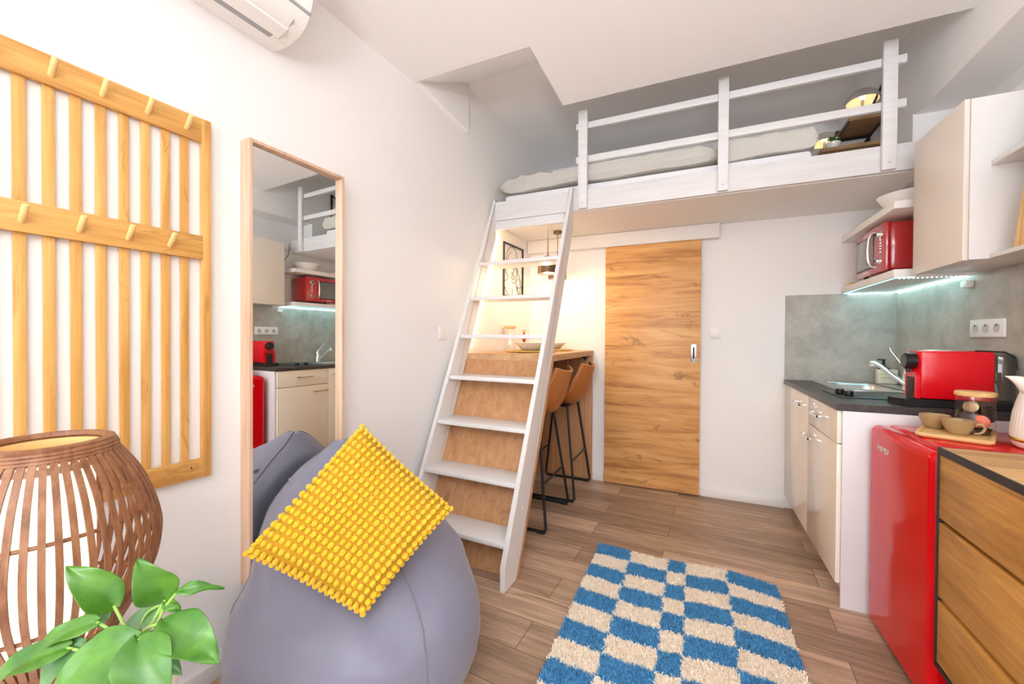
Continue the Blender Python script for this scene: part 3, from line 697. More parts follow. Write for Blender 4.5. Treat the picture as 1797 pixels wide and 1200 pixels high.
MB().tube([(1.07, 2.343, 1.178), (1.16, 2.343, 1.174), (1.19, 2.343, 1.150), (1.196, 2.343, 1.10)], .003, 8).build('tank_handle', M['black'], t)

# triple socket
t = thing('power_socket', 'white triple power socket on the concrete-look splashback', 'socket', (1.207, 2.547, 1.275))
box(1.197, 1.207, 2.430, 2.665, 1.236, 1.317, .003).build('plate', M['plastic'], t)
for k in range(3):
    y = 2.474+.0735*k
    m_ = MB().lathe([(.0205, 1.1955), (.0205, 1.1975)], (0, y, 1.276), 24, axis='x').build('outlet', M['socketgrey'], t)
    MB().cyl((1.194, y, 1.288), (1.197, y, 1.288), .0035, n=10).build('earth_pin', M['dark'], m_)

# shelves
t = thing('wall_shelf', 'white lower wall shelf carrying the red microwave', 'shelf', (1.06, 3.08, 1.535))
box(.915, 1.206, 2.668, 3.474, 1.538, 1.578, .001).build('board', M['trim'], t)
t = thing('wall_shelf', 'white upper wall shelf above the microwave', 'shelf', (1.06, 3.08, 1.887))
box(.915, 1.216, 2.675, 3.486, 1.887, 1.925, .001).build('board', M['trim'], t)
# cool LED strips under the lower shelf
o = MB().box(.925, .931, 2.675, 3.46, 1.5335, 1.537).box(.925, 1.20, 2.675, 2.681, 1.5335, 1.537).box(1.195, 1.201, 2.675, 3.46, 1.5335, 1.537).box(.925, 1.20, 3.462, 3.468, 1.5335, 1.537).build('strip', M['ledcool'])
o.name = 'led_strip'
tag(o, 'cool white LED strip glowing around the underside of the lower shelf', 'light strip'); set_origin_mesh(o, (1.06, 3.08, 1.536))
dots = MB()
for i in range(15): dots.box(.955+i*.0165, .959+i*.0165, 3.461, 3.467, 1.530, 1.5335)
for i in range(15): dots.box(.94+i*.0175, .944+i*.0175, 2.674, 2.680, 1.530, 1.5335)
for i in range(40): dots.box(1.194, 1.200, 2.70+i*.019, 2.704+i*.019, 1.530, 1.5335)
dots.build('led_chips', M['leddot'], o)
o = bpy.data.objects.new('undershelf_glow', bpy.data.lights.new('undershelf_glow', 'AREA')); COL.objects.link(o)
o.data.shape = 'RECTANGLE'; o.data.size = .26; o.data.size_y = .76; o.data.energy = 1.0; o.data.color = (.35, .92, 1); o.location = (1.06, 3.07, 1.528)

t = thing('wall_cabinet', 'white and cream kitchen wall cabinet above the splashback', 'cabinet', (1.08, 2.39, 1.535))
box(.978, 1.206, 2.19, 2.592, 1.538, 2.166, .001).build('carcass', M['white_gloss'], t)
box(.960, .976, 2.193, 2.592, 1.536, 2.168, .001).build('door', M['cabwhite'], t)
box(.972, 1.19, 2.596, 2.604, 1.524, 1.552).build('mounting_rail', M['plastic'], t)
# open end shelves
t = thing('open_shelf', 'white open wall shelf unit fixed beside the wall cabinet', 'shelf', (1.12, 2.0, 1.535))
box(1.034, 1.206, 1.55, 2.188, 1.538, 1.554, .001).build('shelf_board', M['white_gloss'], t)
box(1.036, 1.206, 1.55, 2.188, 1.896, 1.914, .001).build('shelf_board', M['white_gloss'], t)
box(1.196, 1.207, 1.55, 2.188, 1.554, 2.166).build('back_panel', M['white_gloss'], t)
box(1.02, 1.206, 1.532, 1.55, 1.536, 2.166).build('side_panel', M['white_gloss'], t)

# knife block
kb = thing('knife_block', 'light wooden knife block on the open shelf at the photo edge', 'knife block', (1.10, 2.02, 1.5545))
MB().prism([(1.040, 1.555), (1.135, 1.555), (1.160, 1.775), (1.063, 1.775)], 1.985, 2.07, 'y', .002).build('block', M['knife_wood'], kb)
for i, x in enumerate((1.070, 1.098, 1.126)):
    hm = MB().prism([(x, 1.776), (x+.020, 1.776), (x+.034, 1.895), (x+.030, 1.905 if i else 1.903), (x+.016, 1.900), (x+.012, 1.892)], 2.005, 2.030, 'y', .003).build('knife_handle', M['black'], kb)
    for q in (.2, .5, .85): MB().cyl((x+.010+.012*q, 2.0035, 1.776+.115*q), (x+.010+.012*q, 2.006, 1.776+.115*q), .0035, n=12).build('rivet', M['steel'], hm)
# blue mug at the edge
t = thing('mug', 'pale blue mug on the upper open shelf, cut by the photo edge', 'mug', (1.155, 2.10, 1.914))
MB().lathe([(.030, 1.9145), (.036, 1.92), (.038, 2.0), (.036, 2.0), (.033, 1.922), (.0005, 1.922)], (1.150, 2.06, 0), 28).build('cup', M['blueceramic'], t)
MB().tube([(1.112, 2.06, 1.985), (1.092, 2.06, 1.985), (1.085, 2.06, 1.958), (1.092, 2.06, 1.934), (1.112, 2.06, 1.934)], .006, 12).build('handle', M['blueceramic'], t)

# LED adaptor on splashback
t = thing('led_power_adapter', 'small white LED power adapter hanging under the wall cabinet', 'power adapter', (1.19, 2.68, 1.48))
box(1.178, 1.206, 2.655, 2.705, 1.475, 1.508, .003).build('adapter_box', M['plastic'], t)
MB().tube([(1.19, 2.68, 1.508), (1.195, 2.66, 1.52), (1.19, 2.70, 1.530), (1.18, 2.675, 1.5345)], .002, 6).build('wire', M['plastic'], t)
# socket with plug and cord hidden from here by the wall cabinet but seen in the mirror
t = thing('power_socket', 'white socket with plugged-in black cord, seen only in the mirror', 'socket', (1.217, 2.78, 2.25))
box(1.205, 1.217, 2.74, 2.82, 2.165, 2.245, .002).build('plate', M['plastic'], t)
MB().cyl((1.204, 2.78, 2.205), (1.175, 2.78, 2.205), .018, n=18).build('plug', M['plastic'], t)
MB().tube([(1.18, 2.78, 2.19), (1.165, 2.76, 2.10), (1.175, 2.70, 2.0), (1.18, 2.645, 1.9), (1.185, 2.63, 1.70), (1.185, 2.63, 1.56)], .003, 8).build('cord', M['black'], t)

# microwave
t = thing('microwave', 'dark red retro microwave with chrome handle on the lower shelf', 'microwave', (1.07, 3.03, 1.578))
X0, Y0, Y1, Z0, Z1 = .928, 2.812, 3.245, 1.600, 1.862
MB().box(X0+.022, 1.20, Y0+.004, Y1-.004, Z0, Z1-.004, .018).build('body', M['redmw'], t)
MB().box(X0, X0+.026, Y0, Y1, Z0-.004, Z1, .010).build('front_panel', M['redmw'], t)
MB().box(X0-.004, X0+.002, Y0+.16, Y1-.025, Z0+.040, Z1-.045, .003).build('window', M['mwglass'], t)
MB().box(X0-.002, X0+.0015, Y0+.150, Y1-.018, Z0+.032, Z1-.037, .001).build('window_seal', M['black'], t)
MB().tube([(X0, Y0+.125, Z1-.035), (X0-.022, Y0+.125, Z1-.042), (X0-.033, Y0+.125, Z1-.075), (X0-.037, Y0+.125, (Z0+Z1)/2), (X0-.033, Y0+.125, Z0+.07), (X0-.022, Y0+.125, Z0+.036), (X0, Y0+.125, Z0+.03)], [.006, .006, .0065, .0065, .0065, .006, .006], 12).build('door_handle', M['chrome'], t)
for z, r in ((Z1-.062, .024), (Z0+.055, .018)):
    k = MB().lathe([(r, X0+.002), (r, X0-.003), (r*.72, X0-.006), (r*.62, X0-.022), (.0005, X0-.023)], (0, Y0+.060, z), 26, axis='x').build('dial', M['chrome'], t)
    MB().lathe([(r*.5, X0-.0232), (.0005, X0-.0242)], (0, Y0+.060, z), 20, axis='x').build('dial_face', M['blackmat'], k)
for i in range(5): MB().box(X0-.004, X0+.001, Y0+.052, Y0+.068, Z0+.100+i*.0165, Z0+.109+i*.0165, .002).build('button', M['chrome'], t)
for i in range(9): MB().box(X0-.0008, X0+.001, Y0+.235+i*.008, Y0+.240+i*.008, Z0+.0150, Z0+.0195+(i % 3)*.0012).build('emblem_stroke', M['chrome'], t)
for y in (Y0+.04, Y1-.04):
    for x in (X0+.04, 1.17): MB().cyl((x, y, 1.578), (x, y, Z0+.004), .012, n=12).build('foot', M['blackmat'], t)
o = MB().lathe([(.022, 1.578), (.023, 1.600), (.0005, 1.602)], (.945, 3.395, 0), 20).build('cork_stopper', M['cork'])
tag(o, 'small cork stopper on the shelf left of the microwave', 'cork'); set_origin_mesh(o, (.945, 3.395, 1.578))
plate(1.055, 2.90, 1.925, .135, .085, 'salad_bowl', 'white wide bowl on the upper wall shelf above the microwave', 'bowl')
plate(1.06, 3.28, 1.925, .115, .03, 'plate', 'white plate on the upper wall shelf near the back wall', 'plate')

# ------------------------------------------------------------------ fridge
t = thing('fridge', 'glossy red retro mini fridge between kitchen cabinet and dresser', 'fridge', (.95, 1.99, 0))
FT, FY0, FY1 = .862, 1.742, 2.256
MB().box(.755, 1.20, FY0+.005, FY1-.005, .02, FT, .022, seg=4).build('cabinet', M['red'], t)
dm = bmesh.new(); bmesh.ops.create_cube(dm, size=1)
for v in dm.verts: v.co = Vector((.7225+v.co.x*.045, (FY0+FY1)/2+v.co.y*(FY1-FY0), (.012+FT-.004)/2+v.co.z*(FT-.016)))
# big radius on the outline corners, softer rim
ed = [e for e in dm.edges if abs(e.verts[0].co.x-e.verts[1].co.x) > .01]
bmesh.ops.bevel(dm, geom=ed, offset=.035, segments=6, affect='EDGES', profile=.5)
ed = [e for e in dm.edges if all(v.co.x < .7005 for v in e.verts)]
bmesh.ops.bevel(dm, geom=ed, offset=.026, segments=6, affect='EDGES', profile=.5)
mb = MB(); mb.merge(dm); dr = mb.build('door', M['red'], t, ang=50)
box(.744, .757, FY0+.02, FY1-.02, .04, FT-.03, .002).build('door_seal', M['blackmat'], t)
def text_mesh(s, size, depth, loc, rot, m, parent, name='lettering', sx=1.0):
    c = bpy.data.curves.new('txt', 'FONT'); c.body = s; c.size = size; c.extrude = depth; c.align_x = 'CENTER'; c.align_y = 'CENTER'
    o = bpy.data.objects.new('txt', c); COL.objects.link(o)
    dg = bpy.context.evaluated_depsgraph_get(); me = bpy.data.meshes.new_from_object(o.evaluated_get(dg))
    bpy.data.objects.remove(o); bpy.data.curves.remove(c)
    me.materials.clear(); me.materials.append(m)
    me.transform(Matrix.Translation(loc) @ rot @ Matrix.Diagonal((sx, 1, 1, 1)))
    root = parent
    while root.parent: root = root.parent
    me.transform(root.matrix_basis.inverted())
    o = bpy.data.objects.new(name, me); COL.objects.link(o); o.parent = parent; return o
RX = Matrix(((0, 0, -1, 0), (-1, 0, 0, 0), (0, 1, 0, 0), (0, 0, 0, 1)))   # text facing -x, reading towards -y
text_mesh('PRIMO', .030, .0022, (.6985, 2.108, .775), RX, M['silverlabel'], dr, 'badge_lettering', 1.15)
for y in (FY0+.05, FY1-.05): MB().cyl((.80, y, 0), (.80, y, .022), .018, n=14).build('foot', M['black'], t)

# tray with cups and capsule jar, kettle (on the fridge)
TA = atan2(.268, .136)          # long side direction
tz = FT+.0015
tr = thing('serving_tray', 'bamboo serving tray with rounded corners on the red fridge', 'tray', (.905, 2.085, tz), TA)
def rrect(a, b, r, n=6):
    out = []
    for cx, cy, a0 in ((a-r, b-r, 0), (-a+r, b-r, 90), (-a+r, -b+r, 180), (a-r, -b+r, 270)):
        for i in range(n+1):
            t_ = radians(a0+90*i/n); out.append((cx+r*cos(t_), cy+r*sin(t_)))
    return out
def tray_fn():
    mb = MB(); o1 = rrect(.150, .098, .025); o2 = rrect(.148, .096, .024); i1 = rrect(.138, .086, .02); i2 = rrect(.134, .082, .018); bm = mb.bm
    R = [[bm.verts.new((x, y, z)) for x, y in q] for q, z in ((rrect(.144, .092, .022), 0), (o1, .006), (o1, .014), (o2, .016), (i1, .016), (i2, .010))]
    n = len(R[0])
    for k in range(5):
        for i in range(n): bm.faces.new([R[k][i], R[k][(i+1) % n], R[k+1][(i+1) % n], R[k+1][i]])
    bm.faces.new(R[0][::-1]); bm.faces.new(R[5]); return mb
tray_fn().build('tray_body', M['tray'], tr, world=False)
cz = tz+.0105
def cup(x, y, hd, label, r=.046):
    t = thing('espresso_cup', label, 'cup', (x, y, cz), 0, 'tan stoneware cups on the tray')
    def wob(a, h): return 1+.035*sin(2*a+1)*(h/.05)
    MB().lathe([(.022, 0), (.026, .003), (.034, .018), (.042, .036), (r, .052), (r-.003, .054), (r-.007, .050), (.036, .034), (.026, .012), (.0005, .009)], (0, 0, 0), 36, wob=lambda a, h: 1+.03*sin(2*a+1.0)).build('cup_body', M['cup'], t, world=False)
    c, s = cos(hd), sin(hd)
    MB().tube([(c*q, s*q, z) for q, z in ((.042, .040), (.050, .043), (.062, .040), (.066, .028), (.060, .015), (.050, .008), (.040, .008))], [.005, .005, .0048, .0048, .0048, .0045, .004], 10).build('handle', M['cup'], t, world=False)
cup(.868, 2.148, radians(-50), 'tan stoneware espresso cup farther back on the tray')
cup(.893, 2.045, radians(-15), 'tan stoneware espresso cup at the front of the tray')
jx, jy, jr = .962, 2.10, .053
t = thing('capsule_jar', 'glass jar with bamboo lid holding coffee capsules', 'jar', (jx, jy, cz))
MB().lathe([(.0005, cz+.001), (jr-.002, cz+.001), (jr, cz+.004), (jr, cz+.140)], (jx, jy, 0), 40, capb=False).build('glass_body', M['glass'], t)
MB().lathe([(jr-.004, cz+.138), (jr-.004, cz+.140), (jr+.002, cz+.141), (jr+.002, cz+.153), (jr-.002, cz+.156), (.0005, cz+.156)], (jx, jy, 0), 40).build('lid', M['tray'], t)
def capsule(px, py, pz, d, m, label, scale=1.0):
    t = thing('coffee_capsule', label, 'coffee capsule', (px, py, pz), 0, 'coffee capsules in the glass jar')
    d = Vector(d).normalized(); q = d.to_track_quat('Z', 'Y').to_matrix().to_4x4()
    mb = MB().lathe([(.0005, -.026*scale), (.011*scale, -.026*scale), (.015*scale, -.018*scale), (.020*scale, -.003*scale), (.0235*scale, -.002*scale), (.0235*scale, 0), (.018*scale, .001)], (0, 0, 0), 28)
    bmesh.ops.transform(mb.bm, matrix=q, verts=mb.bm.verts); mb.build('capsule_cup', M['capsule'] if m is not M['goldcap'] else M['goldcap'], t, world=False)
    mb = MB().lathe([(.0225*scale, .0006), (.020*scale, .0016), (.0005, .0022)], (0, 0, 0), 28)
    bmesh.ops.transform(mb.bm, matrix=q, verts=mb.bm.verts); c = mb.build('foil_lid', m, t, world=False)
    return t, q
toc = Vector((-jx, -jy, .30)).normalized()
caps = [(.002, -.030, .047, toc, 'orange', 'capsule with the orange foil lid facing out of the jar', 1.05),
        (.012, -.022, .020, (.1, .3, 1), 'capsule', 'dark brown capsule lying lowest at the front of the jar', 1.05),
        (-.026, -.014, .062, (-.5, -.8, .2), 'capsule', 'dark capsule at the left side of the jar', .9),
        (-.020, -.018, .100, (-.6, -.8, .2), 'goldcap', 'bronze capsule near the top left of the jar', .9),
        (.028, -.002, .056, (.2, -.3, 1), 'capsule', 'dark capsule stacked at the right of the jar, bottom one', 1),
        (.028, -.002, .070, (.2, -.3, 1), 'capsule', 'dark capsule stacked at the right of the jar, second up', 1),
        (.028, -.002, .084, (.2, -.3, 1), 'capsule', 'dark capsule stacked at the right of the jar, third up', 1),
        (.028, -.002, .098, (.2, -.3, 1), 'capsule', 'dark capsule stacked at the right of the jar, fourth up', 1),
        (.028, -.002, .112, (.2, -.3, 1), 'capsule', 'dark capsule on top of the stack at the right of the jar', 1),
        (-.014, .022, .030, (0, .2, 1), 'capsule', 'dark capsule at the bottom back of the jar', 1),
        (-.016, .022, .060, (0, .2, 1), 'capsule', 'dark capsule at the back of the jar, mid height', 1),
        (-.010, .024, .095, (0, .2, 1), 'capsule', 'dark capsule at the back of the jar, uppermost', 1)]
for dx, dy, dz, dr_, mm, lab, scl in caps:
    ct, q = capsule(jx+dx, jy+dy, cz+dz, dr_, M[mm], lab, scl)
    if mm == 'orange':
        for k, (yy_, pts) in enumerate(((0, [(-.012, .001), (-.008, .005), (-.006, -.003), (-.002, .004), (.001, -.002), (.005, .004), (.009, -.002), (.012, .003)]), (1, [(-.008, -.008), (-.003, -.005), (0, -.010), (.004, -.005), (.008, -.009)]))):
            mb = MB().tube([(a, b, .0032) for a, b in pts], .0007, 5)
            bmesh.ops.transform(mb.bm, matrix=q, verts=mb.bm.verts); mb.build('script_mark', M['white_print'], ct, world=False)
# kettle
kx, ky = 1.066, 1.925
t = thing('kettle', 'cream ribbed electric kettle with gold band on the fridge', 'kettle', (kx, ky, FT+.001))
kz = FT+.001
def kw(a, h): return 1+(.010*abs(sin(a*22)) if kz+.045 < h < kz+.205 else 0)
KS = 1.1
prof = [(r_*KS, h_) for r_, h_ in [(.066, kz), (.074, kz+.006), (.080, kz+.020), (.082, kz+.034), (.0815, kz+.046), (.080, kz+.08), (.076, kz+.12), (.068, kz+.16), (.060, kz+.195), (.058, kz+.215), (.060, kz+.232), (.055, kz+.236), (.0005, kz+.240)]]
dense = []
for (r1, h1), (r2, h2) in zip(prof, prof[1:]):
    for i in range(4): dense.append((r1+(r2-r1)*i/4, h1+(h2-h1)*i/4))
dense.append(prof[-1])
MB().lathe(dense, (kx, ky, 0), 176, wob=kw).build('body', M['kettle'], t)
MB().lathe([(.0902, kz+.024), (.0917, kz+.026), (.0917, kz+.034), (.0902, kz+.036)], (kx, ky, 0), 60, capb=False).build('gold_band', M['gold'], t)
sp = MB()
A_ = radians(165)
c, s = cos(A_), sin(A_); tx, ty = -s, c
for (q0, wd, z_) in (): pass
def spout(u, v):
    a = (u-.5)*2*.62; d_ = [(.066, .180), (.071, .195), (.082, .215), (.096, .232), (.104, .238)]
    q = v*4; i = min(int(q), 3); f = q-i; R_ = d_[i][0]*(1-f)+d_[i+1][0]*f; Z_ = d_[i][1]*(1-f)+d_[i+1][1]*f
    wdt = (1-v*.85)*.030*2*(u-.5)*1.3; rad = R_ - (abs(u-.5)*2)**2*(R_-.062)
    return Vector((kx+c*rad+tx*wdt, ky+s*rad+ty*wdt, kz+Z_))
MB().grid(spout, 13, 9).build('spout', M['kettle'], t, solid=.003, subsurf=1)
MB().tube([(kx-c*.055, ky-s*.055, kz+.215), (kx-c*.10, ky-s*.10, kz+.215), (kx-c*.118, ky-s*.118, kz+.18), (kx-c*.115, ky-s*.115, kz+.10), (kx-c*.08, ky-s*.08, kz+.06)], .010, 12).build('handle', M['kettle'], t)
tg = MB()
for i in range(5):
    a = radians(-75+i*4.2); tg.box(-.0008, .0008, -.004, .004, -.005, .005, mtx=Matrix.Translation((kx+.0912*cos(a), ky+.0912*sin(a), kz+.030)) @ Matrix.Rotation(a, 4, 'Z'))
tg.build('copper_plate', M['copper'], t)

# ------------------------------------------------------------------ dresser
DZ0, DZ1 = .197, .886
t = thing('dresser', 'golden oak chest of drawers with black edging in the right corner', 'dresser', (.70, 1.712, 0), radians(-1.1))
# local: x to the wall, -y towards the viewer
MB().box(.006, .50, -1.10, -.006, DZ1-.010, DZ1, .001).build('top', M['dresser_top'], t, world=False)
fr = MB().box(.0, .506, -.006, 0, DZ0, DZ1).box(.0, .506, -1.106, -1.10, DZ0, DZ1)
fr.box(0, .006, -1.10, -.006, DZ1-.022, DZ1).box(0, .50, -1.10, -.006, DZ0, DZ0+.012).box(.035, .045, -1.10, -.006, DZ0+.012, DZ1-.012)
fr.build('black_frame', M['blackmat'], t, world=False)
zs = [DZ0+.013, .413, .658, DZ1-.023]
for k in range(3):
    z0 = zs[k] + (0.001 if k == 0 else .007); z1 = zs[k+1]-(.007 if k < 2 else 0)
    MB().box(.004, .034, -1.098, -.007, z0, z1, .0008).build('drawer', M['dresser'], t, world=False)
for y in (-.04, -1.06):
    for x in (.04, .46): MB().box(x-.012, x+.012, y-.012, y+.012, 0, DZ0, .001).build('leg', M['steel'], t, world=False)

# ------------------------------------------------------------------ rug
def rug():
    cols = [-.490, -.312, -.120, -.031, .160, .372]
    rows = [2.365-.1165*i for i in range(12)]
    y0 = rows[-1]; verts = []; faces = []; mats = []
    rnd = random.Random(3)
    def skew(x, y): return x + (.012 if x > 0 else -.006)*(2.36-y)/1.2*0, y - .035*max(0, (x-.16)/.2)*(1 if y > 2.2 else .4) + .012*sin(x*9)
    def cell(x, y):
        i = sum(1 for c in cols[1:-1] if x > c); j = int((2.365-y)/.1165)
        return (i+j) % 2 == 0
    def edge(p, q): return .009*nz(p, q, 1.3, 28)
    # backing
    mb = MB(); mb.box(cols[0]+.008, cols[-1]-.008, y0+.01, 2.352, .001, .012, .003)
    t = thing('shag_rug', 'blue and cream checkered shag rug on the plank floor', 'rug', (-.06, 1.75, 0))
    mb.build('backing', M['creamshag'], t)
    # knotted ground under the pile, in the same two yarns
    nx, ny = 118, 176
    for i in range(nx):
        for j in range(ny):
            x0_ = cols[0]+(cols[-1]-cols[0])*i/nx; x1_ = cols[0]+(cols[-1]-cols[0])*(i+1)/nx
            ya = y0+(2.36-y0)*j/ny; yb_ = y0+(2.36-y0)*(j+1)/ny
            n = len(verts)
            for x, y in ((x0_, ya), (x1_, ya), (x1_, yb_), (x0_, yb_)): X, Y = skew(x, y); verts.append((X, Y, .0135))
            xm, ym = (x0_+x1_)/2, (ya+yb_)/2
            faces.append((n, n+1, n+2, n+3)); mats.append(0 if cell(xm+edge(xm, ym), min(ym+edge(ym, xm), 2.364)) else 1)
    N = 90000
    for k in range(N):
        x = rnd.uniform(cols[0]-.004, cols[-1]+.004); y = rnd.uniform(y0, 2.366)
        xx = x+edge(x, y)+rnd.gauss(0, .0022); yy_ = y+edge(y, x)+rnd.gauss(0, .0022)
        blue = cell(min(max(xx, cols[0]+.001), cols[-1]-.001), min(yy_, 2.364))
        X, Y = skew(x, y)
        a = rnd.random()*2*pi; tilt = rnd.uniform(.002, .009); hgt = rnd.uniform(.017, .025); wd = rnd.uniform(.0012, .0024)
        b = rnd.random()*pi
        dx, dy = cos(b)*wd, sin(b)*wd; tx_, ty_ = X+cos(a)*tilt, Y+sin(a)*tilt
        n = len(verts)
        verts += [(X-dx, Y-dy, .012), (X+dx, Y+dy, .012), (tx_+dx, ty_+dy, hgt), (tx_-dx, ty_-dy, hgt)]
        faces.append((n, n+1, n+2, n+3)); mats.append(0 if blue else 1)
    me = bpy.data.meshes.new('pile'); me.from_pydata([(v[0]+.06, v[1]-1.75, v[2]) for v in verts], [], faces)
    me.materials.append(M['blue']); me.materials.append(M['creamshag']); me.polygons.foreach_set('material_index', mats)
    o = bpy.data.objects.new('pile', me); COL.objects.link(o); o.parent = t
rug()

# ------------------------------------------------------------------ bean bag
BB = [ # z, cx, cy, rx, ry
 (.0, -1.09, 1.10, .30, .30), (.03, -1.09, 1.10, .37, .36), (.12, -1.09, 1.10, .425, .40), (.22, -1.09, 1.11, .43, .405), (.32, -1.095, 1.12, .405, .385),
 (.42, -1.125, 1.145, .375, .35), (.52, -1.18, 1.165, .325, .305), (.60, -1.23, 1.185, .27, .255), (.68, -1.275, 1.215, .19, .185), (.745, -1.31, 1.245, .095, .10), (.785, -1.33, 1.25, .035, .04), (.79, -1.33, 1.25, .002, .002)]
def x0b(a): return cos(a)*1.5
def bb(u, v):
    n = len(BB)-1; q = v*n; i = min(int(q), n-1); f = q-i
    p = [BB[max(0, min(n, i+k))] for k in (-1, 0, 1, 2)]
    c = [.5*((2*p[1][k])+(-p[0][k]+p[2][k])*f+(2*p[0][k]-5*p[1][k]+4*p[2][k]-p[3][k])*f*f+(-p[0][k]+3*p[1][k]-3*p[2][k]+p[3][k])*f**3) for k in range(5)]
    z, cx, cy, rx, ry = c; rx = max(rx, .001); ry = max(ry, .001)
    a = 2*pi*u
    fr_ = max(0, cos(a-radians(-52)))**1.5
    dent = -.20*fr_*max(0, 1-abs(z-.49)/.13) + .035*fr_*max(0, 1-abs(z-.30)/.12)
    fold = 1 + dent + .010*sin(a*11+z*30)*max(0, 1-abs(z-.42)/.2) + .020*nz(cos(a)*2, sin(a)*2, z*5, 1.6)+.012*nz(cos(a)*3, sin(a)*3, z*14, 2)
    fold += .010*sin(a*5+z*22+2*nz(x0b(a), z*3, 1, 2))*(1-min(1, abs(z-.35)/.35))
    x = cx+rx*cos(a)*fold; y = cy+ry*sin(a)*fold
    z2 = max(0.0, z + .012*nz(x, y, z, 6))
    lim = -1.39-(3.488-y)*.0609+(.078 if z > .25 else .05)
    if x < lim: x = lim + (x-lim)*.03
    return Vector((x, y, z2 if v > .02 else 0))
t = thing('bean_bag_chair', 'large grey bean bag chair slumped in front of the mirror', 'bean bag', (-1.1, 1.12, 0))
MB().grid(bb, 72, 60, closeu=True).build('bag', M['bean'], t)
for u_ in (.30, .62, .93):
    pts = [bb(u_+.01*sin(v_*3), v_) + (bb(u_, v_)-Vector((-1.12, 1.15, .3))).normalized()*.001 for v_ in [.06+.90*i/40 for i in range(41)]]
    MB().tube(pts, .0022, 6).build('seam', M['piping'], t)
# carrying strap near the tip
tp = Vector((-1.33, 1.19, .70))
MB().box(-.05, .05, -.004, .004, -.035, .035, .003, mtx=Matrix.Translation((-1.365, 1.09, .655)) @ Matrix.Rotation(radians(80), 4, 'Z') @ Matrix.Rotation(radians(-30), 4, 'X')).build('handle_flap', M['bean'], t)

# ------------------------------------------------------------------ yellow cushion
PL, PT, PR, PB = [Vector(v) for v in ((-1.16, .74, .600), (-1.065, 1.085, .905), (-.735, 1.145, .650), (-.845, .865, .440))]
nrm = (PT-PL).cross(PB-PL).normalized()
if nrm.dot(Vector((0, 0, 1.22))-PL) < 0: nrm = -nrm
def cush(u, v, side=1):
    # edges bow inwards, corners are pinched
    uu_ = u+(u-.5)*-.035*(1-(2*v-1)**2); vv_ = v+(v-.5)*-.035*(1-(2*u-1)**2)
    P = PL*(1-uu_)*(1-vv_)+PT*uu_*(1-vv_)+PR*uu_*vv_+PB*(1-uu_)*vv_
    h = .070*((1-(2*u-1)**4)*(1-(2*v-1)**4))**.55
    return P+nrm*h*side
t = thing('cushion', 'mustard yellow tufted cushion leaning on the grey bean bag', 'cushion', tuple((PL+PR)/2))
MB().grid(lambda u, v: cush(u, v), 25, 25).grid(lambda u, v: cush(u, v, -1), 25, 25).build('cover', M['yellowbase'], t)
tf = MB(); NU, NV = 18, 19
me_t = bmesh.new(); bmesh.ops.create_icosphere(me_t, subdivisions=1, radius=1); tv = [v.co.copy() for v in me_t.verts]; tfc = [[v.index for v in f.verts] for f in me_t.faces]; me_t.free()
rnd = random.Random(5)
for side in (1, -1):
    for i in range(NU):
        for j in range(NV):
            u, v = (i+.5+(.0 if True else 0))/NU, (j+.5)/NV
            P = cush(u, v, side); a = cush(min(1, u+.01), v, side)-cush(max(0, u-.01), v, side); b = cush(u, min(1, v+.01), side)-cush(u, max(0, v-.01), side)
            n = a.cross(b).normalized()*(1 if True else 1)
            if n.dot(nrm)*side < 0: n = -n
            a.normalize(); b = n.cross(a).normalized()
            su, sv, sn = .0112+rnd.uniform(-.001, .001), .0084+rnd.uniform(-.0008, .0008), .0095
            vs = [tf.bm.verts.new(P+n*.004+a*(c.x*su)+b*(c.y*sv)+n*(c.z*sn)) for c in tv]
            for f in tfc: tf.bm.faces.new([vs[k] for k in f])
# tufts round the seam
for k in range(76):
    q = k/76*4; e = int(q); f = q-e
    u, v = [(f, 0), (1, f), (1-f, 1), (0, 1-f)][e]; P = cush(u, v)
    tf.ball(P, (.010, .010, .010), 1)
tf.build('tufts', M['yellow'], t, recalc=False)

# ------------------------------------------------------------------ side table, lantern, plant
t = thing('side_table', 'low white side table below the photo edge carrying lantern and plant', 'table', (-1.2, .2, 0))
TZ = .50
box(-1.52, -.62, -.12, .475, TZ-.03, TZ, .004).build('tabletop', M['white_gloss'], t)
for x in (-1.49, -.66):
    for y in (-.09, .445): box(x-.018, x+.018, y-.018, y+.018, 0, TZ-.031, .002).build('leg', M['white_gloss'], t)
lx_, ly_ = -1.248, .376
t = thing('lantern_lamp', 'brown bamboo lantern lamp glowing beside the potted plant', 'lamp', (lx_, ly_, TZ))
prof = [(.100, .553), (.115, .585), (.131, .616), (.158, .672), (.171, .715), (.1765, .765), (.174, .80), (.165, .84), (.149, .893), (.128, .937), (.104, .976)]
def prof_r(z):
    for (r1, z1), (r2, z2) in zip(prof, prof[1:]):
        if z1 <= z <= z2: return r1+(r2-r1)*(z-z1)/(z2-z1)
    return prof[-1][0]
def rp(u):  # smooth profile
    n = len(prof)-1; q = u*n; i = min(int(q), n-1); f = q-i; p = [prof[max(0, min(n, i+k))] for k in (-1, 0, 1, 2)]
    return [.5*((2*p[1][k])+(-p[0][k]+p[2][k])*f+(2*p[0][k]-5*p[1][k]+4*p[2][k]-p[3][k])*f*f+(-p[0][k]+3*p[1][k]-3*p[2][k]+p[3][k])*f**3) for k in (0, 1)]
rb = MB(); prof = [(r_*1.06, z_) for r_, z_ in prof]; NR = 52
